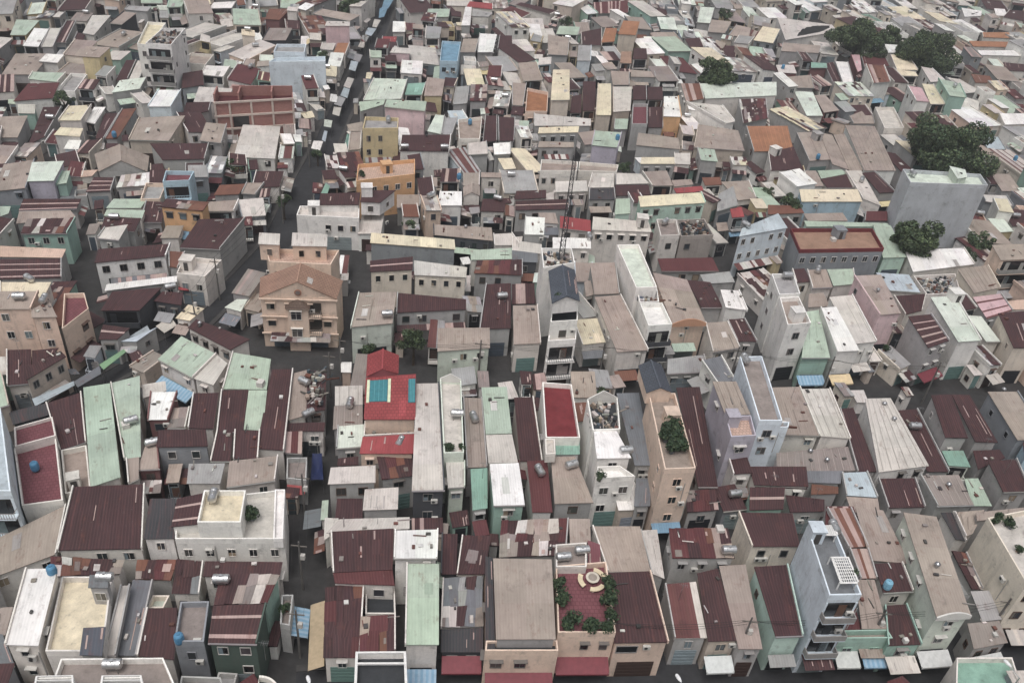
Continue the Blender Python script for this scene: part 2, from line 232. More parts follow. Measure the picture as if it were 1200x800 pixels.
DATA = """
@0,600
b l 4.5 -60,145 312,-35 265,195 -60,315 |broad pale grey shed roof cut at an angle below the red roof terrace~angled grey shed
m.l l 6 340,-120 680,-132 668,170 268,178 W |big plain maroon tin roof beside the long pale mint roof~big plain maroon roof
w l 9 120,265 270,262 180,625 22,620 U.9,.08 W |narrow white roofed house with a blue barrel tank on its back corner~narrow white roofed house
c.f l 9.5 290,300 525,300 482,650 212,650 |flat cream roofed house with a grey stair box and slate corner strip~cream flat roofed house
+G g 2.2 420,292 512,295 505,355 412,352 K.8,.2
+s g 0.35 390,540 495,535 478,672 372,668
m.p l 4.5 240,205 580,225 560,290 240,300
l g 4.5 565,345 612,340 545,670 485,670
G g 5.5 622,315 718,320 640,672 547,670
m l 5 688,450 832,445 816,690 641,672
L.f c 3.5 715,388 795,388 765,447 690,447
R.p g 4 645,225 830,222 803,318 633,312
g.p l 4.5 830,222 955,232 935,382 805,380
m l 5.5 960,228 1325,232 1310,300 950,300 v.2,.1
B.f G 8 846,418 980,415 955,605 816,605 U.15,.93 A.6,.94 |narrow grey concrete roof with a blue barrel tank hanging on its front edge~narrow concrete roof house
m.y z 8.5 1000,436 1250,428 1205,615 975,610 |dark green terrace house under a maroon roof with white stripes~white striped maroon roof
+m.p T 8 1035,290 1310,290 1252,425 1004,434 K.05,.3
B.f w 10 285,684 765,680 838,850 225,850 K.5,.2 |foreground house with a white rimmed gravel roof at the bottom edge~foreground gravel roof
+k.O w 1.6 170,772 345,768 350,850 155,850 
+k.O w 1.6 478,770 665,768 680,850 465,850 
B.f g 7 850,765 1035,772 1055,860 830,860
G s 4.5 -90,565 12,570 70,718 -60,722
b l 5 -60,450 62,442 25,575 -60,580
l.f w 7.5 830,-50 1336,-108 1332,124 820,124 P.7,.5 W |white house with cream penthouse roof and a tree on its right terrace~white terrace house with tree
+c.f w 2.4 956,-104 1152,-104 1128,46 924,46 K.25,.2
+k w -0.3 703,-65 822,-65 818,122 672,124
+m.y w 1.0 830,-65 950,-90 931,55 802,68
+w.f w 0.5 1288,-108 1336,-108 1326,124 1280,124
@300,600
B.f g 5 120,385 175,385 158,530 112,522 au:r P.5,.4
m l 6 350,90 645,75 640,268 360,282 |large maroon tin roof rising over a redder front slope by the alley~large two slope maroon roof
+M l 5.6 360,280 640,268 650,342 370,332
m.p l 5 325,352 508,332 488,680 316,680 ay:l v.5,.3
k.f l 4 515,332 650,345 655,475 512,475 J
m.p l 5.3 492,490 655,480 655,645 482,680 au:f
w w 9.5 650,85 855,80 850,215 645,215 K.45,-.12 K.75,-.1 |white walled house with a pale roof and two steel tanks behind it~white house with two tanks
t l 6.5 705,240 858,240 857,620 697,620 au:f k.5,.03 |long mint green tin roof running down to the bottom street~long mint roof by street
m.p l 4.5 965,110 1100,110 1072,290 940,290
g.p l 4.6 875,312 1060,297 1065,535 865,540 |patched grey and maroon tin roof above a dark shop with red awning~patched roof over red awning
k k 3.4 868,548 1066,540 1064,655 866,655 ar:f
m k 4 870,100 945,100 940,290 865,290
b g 8.2 1112,215 1386,220 1405,595 1125,595 |wide plain beige roof with a dark gutter strip along its left~wide beige roof
+k q -1.2 1075,205 1108,213 1122,650 1075,650
+k.f q 7 1078,600 1412,598 1418,648 1074,648 ar:f
k.O w 9 467,658 703,656 712,860 458,860
k.r l 7.5 0,668 100,668 150,730 0,860
l l 7 390,32 720,22 720,76 330,96 |light grey L shaped roof strip above the two slope maroon roof~grey strip roof
l w 5.5 322,25 388,28 370,95 318,132
@600,600
d.f q 7.5 205,250 442,230 487,562 215,562 T.7,.22 P.07,.3 P.08,.55 P.95,.3 P.97,.55 P.93,.75 P.6,.9 P.2,.88 P.85,.95 ar:f |red tiled roof terrace with curved benches round a table and many plants~red terrace with round table
+d l -1.5 355,130 412,150 420,275 358,285
+B.f l 0.4 205,150 350,140 350,255 206,255 K.25,.6 K.85,.35
m q 6.8 450,282 650,275 735,608 480,612 Y |plain maroon roof fringed with white rags over a cream two bay front~maroon roof with cream front
l.S g 5.5 715,337 862,325 915,588 760,590 |pale tin roof with dark red stripes over a grey shop front~pale red striped roof
m b 5.8 868,285 965,262 1060,600 920,605 aw:f
b g 5.6 970,250 1095,245 1175,640 1062,640 |long narrow beige roof between a maroon roof and a teal wall~narrow beige roof by teal wall
b l 5.5 375,65 600,65 650,278 447,278 |broad beige tin roof behind the plain maroon roof with rags~broad beige roof
l g 5 600,85 680,80 715,310 652,285
m.p g 7.5 735,75 1008,75 1045,215 752,215 K.9,.85 k.8,.2 |dirty grey concrete block with a rusty maroon roof and white drum~concrete block with rusty roof
m.p g 5 -50,40 265,30 252,200 -58,210 v.3,.4 |heavily patched rusty roof of many small sheets behind a wide beige roof~heavily patched rusty roof
b g 5.3 268,30 365,30 370,140 272,150
m.e c 7.5 1060,0 1315,4 1350,160 1122,160 W |maroon roofed house with cream side walls facing the alley~cream walled maroon house
m.d t 7 1135,255 1292,245 1365,575 1235,580 |dusty maroon roof on a house with pale teal side wall~dusty maroon teal house
@900,600
G.f i 14! 182,65 310,67 440,385 288,388 H.2,.12 K.98,.02 P.95,.7 B l.4,.5,.95,.86 l.35,.02,.9,.16 |tall narrow pale blue house with open roof terrace and white grilles~tall pale blue house
R.S g 5.5 275,-20 390,-20 470,160 375,165
R.S g 5.5 380,170 470,170 512,308 432,310
b g 6 410,-20 540,-10 665,240 480,225
m l 6.5 500,240 630,235 682,368 540,376 u.15,.85 |small maroon roof in a white rim with a light blue barrel~white rimmed maroon roof
b.s g 6 410,315 500,315 560,545 440,545 
M g 5 345,470 408,440 440,550 335,550
m T 5.5 545,437 650,430 722,618 560,625 v.5,.95
b.f T 5.5 345,552 560,547 585,588 332,590 aw:f au:f |teal shop house with two striped awnings at the bottom street~teal shop house with awnings
b L 10! 635,0 790,20 952,480 790,490 C.45,.55 N aw:f |long beige roof on a tall pale green wall with curved white front~long beige roof with curved front
m.p g 4 860,180 930,190 1010,360 955,360
g g 4 950,370 1040,365 1095,500 1005,510
B g 4 935,520 1085,507 1125,610 965,640 aw:f
l.f c 12! 1030,25 1300,-30 1480,340 1215,338 K.6,.3 P.1,.05 P.3,.1 P.25,.5 K.9,.5 W |big cream walled block with few dark windows on the right edge~big cream block
k l 5 810,0 870,0 930,135 880,125
b l 5.5 872,0 1015,-12 960,100 925,115
T.f l 6 885,680 1145,678 1200,850 880,850 |green roof with pink rim at the bottom edge~green roof at bottom
M.h w 6 560,790 630,764 720,850 540,850
@0,400
i.f i 12! -200,310 2,310 50,700 -160,700 B
d.f l 7.5 65,500 262,450 295,742 102,768 U.42,.4 |large red floored roof terrace with a blue barrel tank in its middle~red roof terrace
+d.f l 8 65,402 245,352 262,440 70,492
m l 6.5 215,290 382,237 405,470 280,510 |dark maroon roof between a red terrace and a mint roof~dark maroon roof
b.f l 5 285,508 405,485 425,690 305,712 H.4,.8
t l 7 390,215 515,195 565,635 425,682 |long pale mint tin roof, wider one of a joined pair~long pale mint roof
t l 7.4 518,195 655,160 660,540 580,550 K.6,.6 k.2,.65 |mint tin roof with a white front fence wall joined to the longer one~joined mint roof
b l 4.5 590,550 652,540 650,642 600,665
w M 6 705,237 833,235 790,365 690,367 |small bright white roof over dark red front wall~bright white roof
l l 5 665,202 775,185 780,230 670,265
b.p l 5 815,312 890,310 870,405 785,405
m.s G 7 740,415 965,410 975,490 735,495 |grey rendered house with maroon roof and a yellow wall box~grey house with yellow box
b M 5.5 680,490 740,490 750,595 645,600
m.s l 6 905,242 1025,240 1000,408 880,405
m.l l 6 1037,228 1165,226 1140,420 1015,425
m l 5.3 1015,425 1090,422 1080,560 985,560
g l 6 885,572 1055,570 1032,665 875,665 K.9,-.02
b l 5.5 1075,560 1305,535 1290,650 1062,682
m l 5.8 1100,416 1220,416 1210,548 1092,548
t l 6.5 1090,50 1270,82 1250,225 1042,222 k.75,.9 |large mint roof set with a grey vent beside the junction~mint roof by junction
+t l 6.2 1166,228 1252,228 1232,418 1142,412
t l 6 850,-25 1015,60 905,170 740,82 au:f |mint corner roof with a blue awning facing the junction~mint corner roof
+l l 5.8 1016,62 1066,102 1000,205 907,172
m b 6.5 110,125 285,45 310,70 122,182
m l 5 30,40 145,36 147,195 32,205
m l 5 150,42 275,30 255,55 150,108
l T 5 -40,70 25,70 30,155 -40,160
k k 3 40,330 230,285 225,345 60,390
b q 11 -120,-235 182,-236 145,-152 -120,-150 K.75,.5 |tan house with small windows and stepped roof on the left edge~tan stepped house
b q 9 146,-150 232,-190 268,-115 148,-112
d.f q 8.5 300,-225 395,-228 415,-155 290,-60
@300,400
m.l l 6 75,130 175,130 132,510 0,502 v.55,.4
b l 5.5 178,148 242,132 235,345 150,370
m g 5.5 244,130 330,150 325,320 232,332 J
m l 5 150,382 325,378 320,420 142,420
M.S g 4.5 140,422 218,420 215,525 132,520
B.f g 4.5 145,545 240,542 235,650 142,640
l.s g 5.5 370,210 500,205 500,295 370,300 
B.s g 5.3 366,302 500,300 500,392 360,412
L g 6.5 382,397 505,387 505,490 375,500
m l 5.5 385,547 480,537 480,578 380,582
r.t q 9.5 515,168 750,152 748,365 505,365 S |bright red tiled house with two teal glass panels on its roof~bright red tiled house
+r.g r 1.2 522,62 670,64 668,150 516,164
+r q 7.5 500,446 745,432 737,525 485,525
+k.f l 6.5 508,372 748,370 747,428 504,440 J
l g 7 350,590 560,580 560,660 337,668 U.9,.0 W |grey house with light roof and a blue water barrel at the back~grey house with blue barrel
l g 6 510,692 668,682 665,785 500,790 
m l 5 380,735 500,735 500,830 370,830
l k 8.5 752,197 858,195 885,695 730,698 |long straight pale grey roof right beside the bright red house~long pale grey roof
l.f L 9.5 862,172 962,178 975,520 880,522 K.75,.5 P.15,.9 P.85,.9 Q |ornate narrow white house with a pointed gable at its far end~ornate white narrow house
l L 7 890,567 980,562 980,680 900,685 W
b.s g 6.5 970,262 1060,266 1085,588 987,590
T.e g 5 1005,597 1085,592 1085,780 1015,790
t l 7.2 1057,215 1175,212 1200,430 1077,434 |mint end of a long roof split mint, pink and white~mint split roof
l.m l 7 1077,438 1200,434 1228,566 1090,570
w T 7.4 1096,573 1232,568 1260,765 1114,768 |bright white end roof with teal strip at its foot~white roof with teal foot
t l 4.5 310,745 340,742 335,835 302,835
@600,400
m.e l 6 10,262 100,260 143,560 37,560
h.f w 8 142,190 280,200 320,450 158,450 |bright red roof inside a tall white parapet wall~bright red roof
+T w 6.5 205,462 318,458 318,528 205,530
+l.f l 0.5 155,455 200,455 205,525 158,528
M w 5 70,560 165,555 190,800 95,800
b g 6 182,540 295,538 382,755 200,760
k.f w 11! 352,270 495,262 508,410 378,415 J Q |tall white house stepping down in three terraces with steel tank~tall white stepped house
+w w 10.5 382,420 488,415 560,545 398,548 K.95,.75
+w.f w 9 400,585 505,580 578,630 395,640 P.1,.9
G g 8 490,242 595,240 655,580 575,580 |narrow slate grey roof between the white house and peach house~slate grey roof
+G g 5.5 582,640 652,640 648,770 572,772
b.f q 13! 640,243 765,241 862,592 716,598 P.3,.6 P.5,.55 P.6,.7 P.4,.75 H.6,.35 W |tall narrow peach house with a planted roof garden~tall peach house
+s.g q 14! 592,112 700,107 752,238 630,240
m.l g 5.5 770,216 880,212 965,680 872,680 |long rusty maroon roof squeezed between peach and lavender houses~long rusty maroon roof
b.s v 11! 940,187 1052,187 1118,340 1000,345 W |lavender walled house with striped grey roof and pink terrace~lavender house
+q.f v 10.6 1000,347 1120,345 1145,440 1027,446 H.2,.2
B.f i 12! 1068,70 1172,68 1268,370 1160,370 K.2,.05 W |tall pale grey house with long walled taupe roof~tall pale grey house
+i.f i 9.5 1180,380 1300,375 1296,400 1172,402 J
g g 4.2 730,82 900,62 920,140 727,150 
m l 6 1112,585 1380,585 1390,680 1136,672
m.y T 6 1115,682 1280,682 1272,785 1113,790 |small teal edged house under a white striped maroon roof~teal edged striped house
m.p g 4.5 812,702 955,690 968,790 822,800
@900,400
b l 7 20,215 150,212 243,440 77,436 |large beige roof next to a white ribbed roof at the cross street~large beige roof
l.s l 7 155,222 290,220 388,455 247,443 |pale ribbed roof at the right of the large beige roof~pale ribbed roof
B.s l 5.5 40,522 375,492 410,605 40,610 C.45,.15 C.65,.6
l.s w 7.5 455,267 575,265 755,582 520,612 C.6,.12 C.7,.35 |whitish roof with a broken stair box and dark vents~whitish roof with vents
m g 5 335,315 400,310 512,610 418,610
m.l g 5 612,322 700,316 850,610 747,610
m.S g 8 765,252 860,248 938,452 832,450 W |grey walled house with maroon roof and thin white stripes~grey walled maroon house
+m.l g 7.5 862,248 945,250 1078,473 972,470
b G 9 1030,235 1170,235 1310,460 1170,462 C.5,.0 W |grey walled house with mottled beige roof near the right edge~grey walled beige house
m u 6 1195,472 1270,472 1290,540 1205,545
T.e L 5 815,512 915,510 950,588 847,580
m g 6.5 1032,562 1165,550 1230,700 1102,705
m g 5.5 962,512 1085,506 1112,545 985,600
B.s g 6.2 712,627 895,625 965,765 792,770 C.55,.4 |ribbed taupe roof beside a narrow mint strip~ribbed taupe roof
t g 4.6 920,642 985,640 1050,770 957,770 |narrow pale mint translucent strip roof~narrow mint strip
i g 5.5 345,615 465,610 515,730 365,720
b g 5 367,726 515,735 530,830 402,830
m.l g 5 515,642 690,640 738,775 562,780 
m g 5.5 -88,600 168,607 185,690 -60,680
m.d g 4.5 82,718 265,740 265,795 104,800
R g 4.8 205,667 330,680 330,712 202,716
M.S g 5 272,772 400,772 430,860 268,860
G g 5 177,606 350,606 340,665 187,660
b g 6.4 975,800 1250,772 1250,815 980,840
@900,200
L.f x 15! 632,-8 996,16 1032,68 668,55 K.1,.3 W 0 |big plain grey block with white end wall behind a dark tree~big grey block
+L L 1 850,-22 925,-5 935,30 890,38
n.f G 8 107,270 490,270 545,363 150,370 H.55,.25 k.45,.5 |grey concrete house with a salmon roof deck and dark red parapet~salmon deck house
t t 6 492,250 575,256 650,405 540,408
t t 5.8 170,235 560,246 572,262 180,262
w l 5.5 640,372 918,362 970,438 680,474 |wide bright white ribbed roof above junk filled terrace~wide white ribbed roof
b.s c 7 890,462 1030,442 1090,548 967,574
b q 10 1050,348 1250,342 1275,412 1092,420 B |cream house with balcony rails at the right edge~cream balcony house
p.y g 5.5 960,592 1092,576 1147,655 1027,694 |mauve and pink striped tin roof~mauve striped roof
m c 8 1078,667 1210,657 1262,830 1152,830 W |maroon roof on a cream sided house at the right edge~cream sided house
q l 5.5 1112,612 1220,602 1220,650 1132,650
L w 8.5 762,592 880,587 1000,795 892,802 H.8,.1 W |pale mint roof over white house with blue solar panel~white house with solar panel
L l 6 935,677 1000,682 1090,800 1022,800
m l 6 882,582 930,580 980,643 927,653
g.f l 5 682,492 878,482 905,572 745,580 J |junk covered concrete deck below the white ribbed roof~junk covered deck
i l 5.5 505,477 660,487 715,570 572,560
b.m p 9.5 402,492 530,487 625,668 522,676 C.5,.45 W P.5,1.25 |pink sided house with a taupe roof and roof vent~pink sided house
l w 7.5 287,592 395,582 510,800 402,812 
w w 8 245,642 320,637 430,842 322,848 ac:f |bright white long roof above cream awning at the cross street~bright white long roof
m l 6 588,587 740,577 722,655 642,675
m.y g 8.5 657,682 765,672 850,795 752,830 ar:f
t T 6.5 182,660 238,652 292,875 158,876 au:f |green roof with teal arched front over a dark shop~green roof with teal front
g.f w 12! 17,482 120,482 152,575 52,580 K.7,.1 W |tall white house with open stepped roof decks~tall white deck house
+b.f w 11.4 55,595 145,590 203,712 92,722 H.5,.7
t l 6 277,462 400,460 410,530 307,540
b l 6 182,465 273,462 303,545 207,550
b l 5.5 192,577 260,572 290,635 187,640
i i 9.5 -122,270 48,200 92,268 -135,308 K.1,.1 W |pale blue house with grey green roof left of the salmon deck~pale blue house
c u 6.5 147,87 420,87 443,145 157,145 W |cream roofed house with pale blue walls and windows~cream roofed blue house
m y 6 0,-20 165,-20 183,40 32,40 
b l 6.5 167,0 225,0 263,72 192,75
t l 6.5 232,0 345,-5 372,14 250,38
m l 6.4 247,38 370,17 400,80 277,80
l l 6.5 362,0 438,0 530,165 442,130
m g 5.5 442,10 500,5 598,100 522,105
R g 5 0,160 150,165 170,198 0,205
b g 5 167,201 350,197 375,235 187,235
M g 5 457,190 560,190 560,235 452,235
b g 6 1045,15 1130,15 1190,98 1097,95
l G 6.5 1000,112 1120,117 1150,165 1017,142
m g 6 1005,20 1042,18 1088,65 1040,62
m l 6 112,462 170,457 203,520 132,525
@600,200
l.f w 14! 137,362 280,362 295,430 147,455 J |tall white house under a lattice mast with a slate blue gable~tall white mast house
+s.g w 15! 170,470 295,465 318,610 187,622
+k.f w 12 190,628 310,622 308,700 180,708 P.2,.5 P.7,.4
+l.f w 9.5 178,715 305,712 300,790 170,798 B
L.f w 11! 492,347 595,345 680,545 582,548 |long white house with pale roof stretching towards the cross street~long white house
+g.f w 9.5 585,552 680,550 690,612 598,618 J
+w.f w 9.8 600,622 705,618 752,718 640,726 B
b g 6.5 365,432 485,430 505,575 387,580
b l 6.5 387,592 510,582 640,840 492,850 
b.m q 7.5 660,477 820,510 910,713 750,718 Q |tan roofed house with an arched front edge~tan arched house
b l 6.5 905,712 1010,707 1068,828 940,850 W
m g 5.5 1007,697 1090,692 1150,800 1055,800
w w 7 977,557 1065,562 1105,655 1002,640 |small bright white roofed box above maroon roofs~small bright white box
M g 5 682,412 940,407 970,470 702,470
m g 5.5 820,512 930,522 988,640 887,640
g g 6 882,487 1020,472 1045,522 902,530
B.f l 8 677,227 770,227 787,300 697,305 
+k.f B 7.5 772,230 902,225 945,300 792,307 J
c t 8 592,120 888,102 908,150 602,170 |mint green house with a long cream roof~mint green house
+t t 7.6 487,132 553,130 555,200 482,205
l l 7.5 380,215 640,240 655,288 375,277 H.85,.4
r l 7.5 225,212 368,232 370,285 225,268 |small crimson roof beside the lattice mast~small crimson roof
m.y g 7 15,142 270,132 265,180 15,185
w g 8 62,215 155,220 150,300 55,298 |white boxy roof left of the lattice mast~white boxy roof
w l 7 190,312 370,317 370,365 192,362 K.95,.1
l l 6.5 0,312 50,307 38,380 0,380
l l 6 38,330 140,345 140,390 32,378
G k 6 0,372 120,387 120,430 0,425
m.S g 5.5 0,532 105,527 110,622 0,625
b l 6 5,632 120,630 136,808 8,814 W
l l 7 375,12 480,12 478,78 355,80
l g 6.5 485,10 605,15 643,60 485,64
b l 6.6 610,5 725,0 755,70 655,70
m g 6 485,67 640,67 650,115 487,118
k g 6 362,85 480,82 485,135 360,137
r l 6.5 757,82 890,72 900,98 770,105
b l 6.5 747,45 840,40 850,65 760,75
l l 7 202,50 350,47 355,95 205,100 
m l 6 20,95 160,90 160,128 10,135
b l 6 980,52 1110,47 1145,130 1060,140
R l 6 890,32 975,30 985,65 905,70
g g 6 968,110 1038,72 1060,160 960,190
b l 5.5 338,522 368,512 385,580 347,590
r g 6.5 1022,180 1075,170 1090,215 1032,220
@300,200
n.g q 9.5 20,500 408,515 378,602 15,592 X |peach villa with terracotta gable roof and white windows at the corner~peach villa
q.f q 10.5 45,365 390,372 350,440 62,425
+l q 2.2 15,290 113,295 110,348 10,343
+l q 2.2 170,290 335,298 333,355 166,352
l.f w 7 205,165 485,165 482,222 190,208 H.25,.3 W |white house with maroon roof and grey slatted balcony~white slatted house
+m w 8 302,107 490,102 482,160 292,160
+m w 9 497,92 655,92 582,150 488,146 H.2,.4 W
q.f o 8.5 478,-30 745,-55 745,15 470,48 P.1,.6 H.5,.4 W |bright orange walled house with a pink roof deck~bright orange house
c.m G 7 540,290 930,322 935,368 535,338 0 |long cream roof above a bare dark grey wall~long cream roof
l.m c 7.5 740,420 990,452 985,500 742,488 W |long pale yellow wall house with partly maroon roof~pale yellow long house
+m.y c 7.8 535,422 735,402 735,464 535,474
b L 7.5 480,572 658,567 640,715 442,733 K.85,.8 W |grey green house with pale roof right of the villa~grey green house
m.s g 6 662,572 985,602 985,650 657,665
b L 7 852,737 1095,735 1097,830 850,846 |plain pale mint walled house with wide beige roof~mint walled beige house
m.l g 6 1077,532 1195,527 1195,738 1047,742
b k 6 830,252 1105,267 1110,328 832,300 C.55,.2
l l 6 1112,297 1200,292 1240,348 1117,350
t l 6 1005,372 1200,362 1200,414 1007,418
R.p g 5 1035,422 1250,417 1250,490 1022,480
w w 7.5 862,97 965,97 965,163 852,163
b.g l 7 970,77 1050,72 1050,118 972,120 W
b l 8 1055,8 1150,10 1150,32 1055,30
m l 6 1062,132 1172,132 1165,193 1052,190
b l 7 970,10 1048,10 1048,68 972,70
m.S l 6.5 872,-10 960,-10 955,52 862,52 U.95,.8
b l 6 785,30 850,32 850,75 780,75
b g 6 660,112 770,112 770,163 660,172
m l 5.5 0,2 130,2 110,75 -20,80
@0,200
m.y g 6 110,132 380,132 360,178 87,188
b g 5.5 90,191 330,186 355,216 75,248
m.p T 6.5 130,227 355,222 315,293 97,295 W |grey green house with windows under a rusty patched roof~rusty patched house
q g 5.5 0,352 310,367 290,408 0,403
m.y g 5.5 0,415 290,412 290,500 0,508
c l 8.5 0,522 240,522 203,598 0,580
m w 6.5 460,367 800,342 778,400 442,432 W |white walled house with maroon roof by the narrow alley~white walled maroon house
w g 5 500,532 830,492 830,520 490,563 |long thin white roof strip by the street bend~long thin white strip
m k 6 525,567 758,547 652,655 472,655 B |dark fronted house with broad maroon roof at the street bend~dark fronted maroon house
m k 5.5 760,566 860,570 850,630 720,610
m g 7 932,227 1150,222 1032,368 842,360 |large maroon roof edging the market street~large maroon roof by street
R.S g 5 790,377 870,382 835,455 792,450
l.f l 6 862,402 1040,417 960,495 827,480 H.2,.4
t l 6 532,132 690,132 660,175 497,175
t l 5.6 502,180 680,185 665,225 487,210 
m g 6 492,217 660,222 630,285 472,275 K.3,.2
l g 7 490,267 600,252 557,325 457,315
R.p o 7.5 780,132 980,147 950,190 752,170 |small house with one bright ochre wall and rusty roof~ochre wall house
b w 7 960,147 1120,137 1097,188 947,190
d.f u 9 777,0 910,2 887,45 762,50 B |light blue house with a white railed red roof deck~light blue red deck house
l.p g 6 570,22 710,7 705,68 547,80
L v 8 150,-40 300,-45 252,47 127,50 W |pale lilac house with cream roof on the left~pale lilac house
t T 7 292,2 330,0 312,58 262,65
m.y g 5.5 440,30 540,32 520,95 402,100
q l 6 382,0 460,-5 432,25 377,30
t g 5.5 0,167 50,167 40,200 0,215
R g 5.5 1030,67 1150,62 1120,110 1002,115
b g 5.5 1155,57 1240,57 1200,110 1132,105
m l 6 920,695 1172,790 1080,840 880,735 C.15,.4 
c l 4 882,627 958,645 890,703 822,690
L l 4 1110,602 1160,602 1130,660 1052,640
m.y g 5 482,720 610,737 550,790 462,790
i g 4 650,770 738,732 640,800 560,800
@0,0
t y 7 77,92 185,97 122,165 47,165
w g 6.5 160,132 228,136 180,220 107,215
l g 6.5 232,132 290,132 250,220 192,220
b g 6 72,252 238,252 160,350 7,350 |broad taupe roof beside a small white rooftop box~broad taupe roof
w w 8 217,252 300,257 270,295 182,287 W
t l 6 152,337 310,342 270,385 132,370
b y 9 402,217 518,222 465,270 382,265 W |yellow ochre house with dark window and balcony side~yellow ochre house
m.S g 5.5 312,98 358,100 310,200 252,200
m.s g 5.5 362,152 400,160 370,250 320,245
l l 7 432,72 520,72 440,165 387,155
b k 9 580,55 640,62 572,115 512,110
c.f w 12 692,102 778,107 700,210 642,205 
g.f w 14 762,132 868,132 802,210 682,202 J B |tall white tower house crowded with roof railings~tall white tower house
c l 7 322,497 430,492 382,565 272,565 |cream yellow roof beside a small white roof~cream yellow roof
w l 6.5 442,502 495,502 445,580 397,570
c l 7 282,597 390,602 375,640 252,632
M w 6.5 132,392 280,387 247,460 62,475 W
b g 5.5 0,547 130,542 82,645 0,645
m g 5 202,502 290,502 212,640 132,680
R.S g 6 572,512 640,507 550,650 492,650 U.7,.95
m g 5.8 492,532 560,532 488,650 447,650
b b 7.5 652,552 868,542 792,660 602,655 W |broad taupe roofed tan house with windows in a row~broad tan house
m.S w 7 392,372 470,372 440,420 362,415 W
L g 7.5 562,377 690,362 660,415 522,435 W
w i 8 742,422 850,422 802,500 692,500 |white arched roof on pale blue walls~white arched roof
l l 6.5 932,407 1095,415 1060,480 907,478
w l 6.5 962,307 1080,312 1050,360 942,350
M.c J 10 1020,432 1372,432 1372,460 1000,480 0 |unfinished red brick building in a bare concrete frame~unfinished brick building
m g 6 592,282 640,282 600,370 542,378
l g 6 645,284 690,288 655,370 605,372
l y 9 942,157 985,170 985,200 937,190
t t 8 792,0 870,0 850,32 782,35
g g 7 602,27 710,32 690,55 582,45
w g 7 1002,12 1110,7 1090,38 982,40
m g 5.5 702,672 980,672 960,745 762,750
b.g g 6 442,722 700,732 690,805 462,805
m g 6 872,482 990,477 980,520 852,550
w w 6 1000,-60 1200,-60 1200,0 1010,0
@300,0
i.f i 9 90,272 325,264 325,288 60,290 0 |blank pale blue grey block above low roofs~blank pale blue block
g.f i 12 97,207 235,207 227,246 82,242 J
l p 9 332,100 440,102 440,122 322,122 0 |pale pinkish blank wall with white roof edge by the long street~pale pinkish block
o l 6 382,202 440,202 420,255 362,250
l l 6.5 310,202 375,202 360,235 302,230
b g 7 312,42 488,72 440,100 267,65
B k 6.5 62,132 170,132 140,190 27,190
R M 7 62,42 160,42 110,95 42,90
L l 7.5 552,367 710,372 682,463 502,470 |large pale cream mint roof by the long street~large pale cream roof
t p 8 612,467 800,475 792,520 602,500 |pink walled building with a mint roof~pink walled building
t g 6 482,478 606,466 598,490 490,522
g.f y 10 512,547 668,552 665,600 499,602 K.7,.2 W |square yellow ochre block with four small windows~square yellow block
L g 7 842,537 885,542 870,630 802,615
g g 7 887,552 945,552 920,630 872,630
m w 7.5 682,632 915,632 905,710 672,707 K.1,.9 K.9,.9 W |white walled house with plain maroon roof beside the yellow block~white house by yellow block
m g 6 1075,542 1130,542 1130,660 1062,665
m g 6 1135,547 1215,552 1210,660 1137,660
l g 7 992,672 1080,662 1090,720 992,725
w g 7 1112,672 1195,667 1195,720 1117,725
b.f l 7.5 947,560 1060,547 1050,650 952,650 U.5,.2
b y 7.5 802,362 885,372 872,450 787,450
T l 7 712,392 798,387 780,445 697,445
u.f u 9 872,192 960,197 945,288 862,285 |house with an open bright blue painted roof deck~bright blue deck house
w g 8 1047,157 1130,162 1110,245 1037,245 W
b g 8 972,182 1045,182 1030,245 957,245
g g 7 937,407 1000,402 990,485 922,490 
m.p g 7 1007,397 1085,397 1080,475 1002,475
b M 9 732,112 785,117 785,137 732,132
t g 8 807,42 910,42 905,80 797,80
g l 8 797,122 870,127 860,180 792,180 B
l p 8 642,222 725,227 720,252 627,247 W
r g 6.5 592,172 660,172 655,200 587,200
w g 8 982,32 1012,35 1005,120 962,120
g l 8.5 1017,42 1110,62 1090,80 1012,75 W
r l 9 1002,7 1110,17 1110,45 987,32
m g 7 1142,167 1200,167 1200,230 1132,230
M l 7 1092,307 1155,307 1150,360 1082,360 W
w l 6 642,100 700,102 700,150 640,150
b l 6 425,585 500,570 500,615 440,615
b l 6 440,620 495,618 490,700 430,705
@600,0
t g 7.5 222,122 320,127 310,165 207,160
M.S g 6 382,12 550,2 545,60 387,65
o b 8.5 522,97 600,102 580,165 497,160 W |orange tin roofed house with tan walls among maroon roofs~orange roofed house
o b 7.5 437,132 493,132 480,195 417,200 
m l 8 42,12 220,52 180,68 17,22 W
L g 8 882,32 950,37 930,110 867,105
b g 7 932,92 1030,102 1000,155 917,150
b g 7 1052,117 1120,132 1110,180 1017,165
c c 9 192,327 270,327 270,468 182,470 |tall narrow cream house with stepped cream roofs~tall narrow cream house
c b 8 402,392 465,392 465,540 392,540 |long narrow cream yellow roof beside a pinkish roof~long narrow cream roof
l b 8 472,407 562,407 555,520 472,525
m.s b 7.5 332,382 392,382 390,520 332,520
m g 7 280,452 325,442 325,530 272,530
m g 7.5 567,402 630,402 632,468 567,468
m g 7.5 634,407 705,407 708,468 636,468
d.f g 7 567,487 635,487 635,580 562,580
m g 7 639,502 708,502 708,598 639,598
w o 8 712,452 780,452 795,548 710,545 |white roof over an orange wall~white roof over orange
l w 9.5 817,477 987,495 1045,570 1000,580 |large lilac white blank walled house~lilac white house
+w w 9 820,487 985,507 998,545 828,512 0
R.S l 9 792,392 880,392 900,463 817,478
L l 8 882,392 1240,384 1240,448 907,463 |very long pale mint roof in the upper middle~very long pale mint roof
m.p g 6.5 1062,467 1190,462 1200,555 1082,580
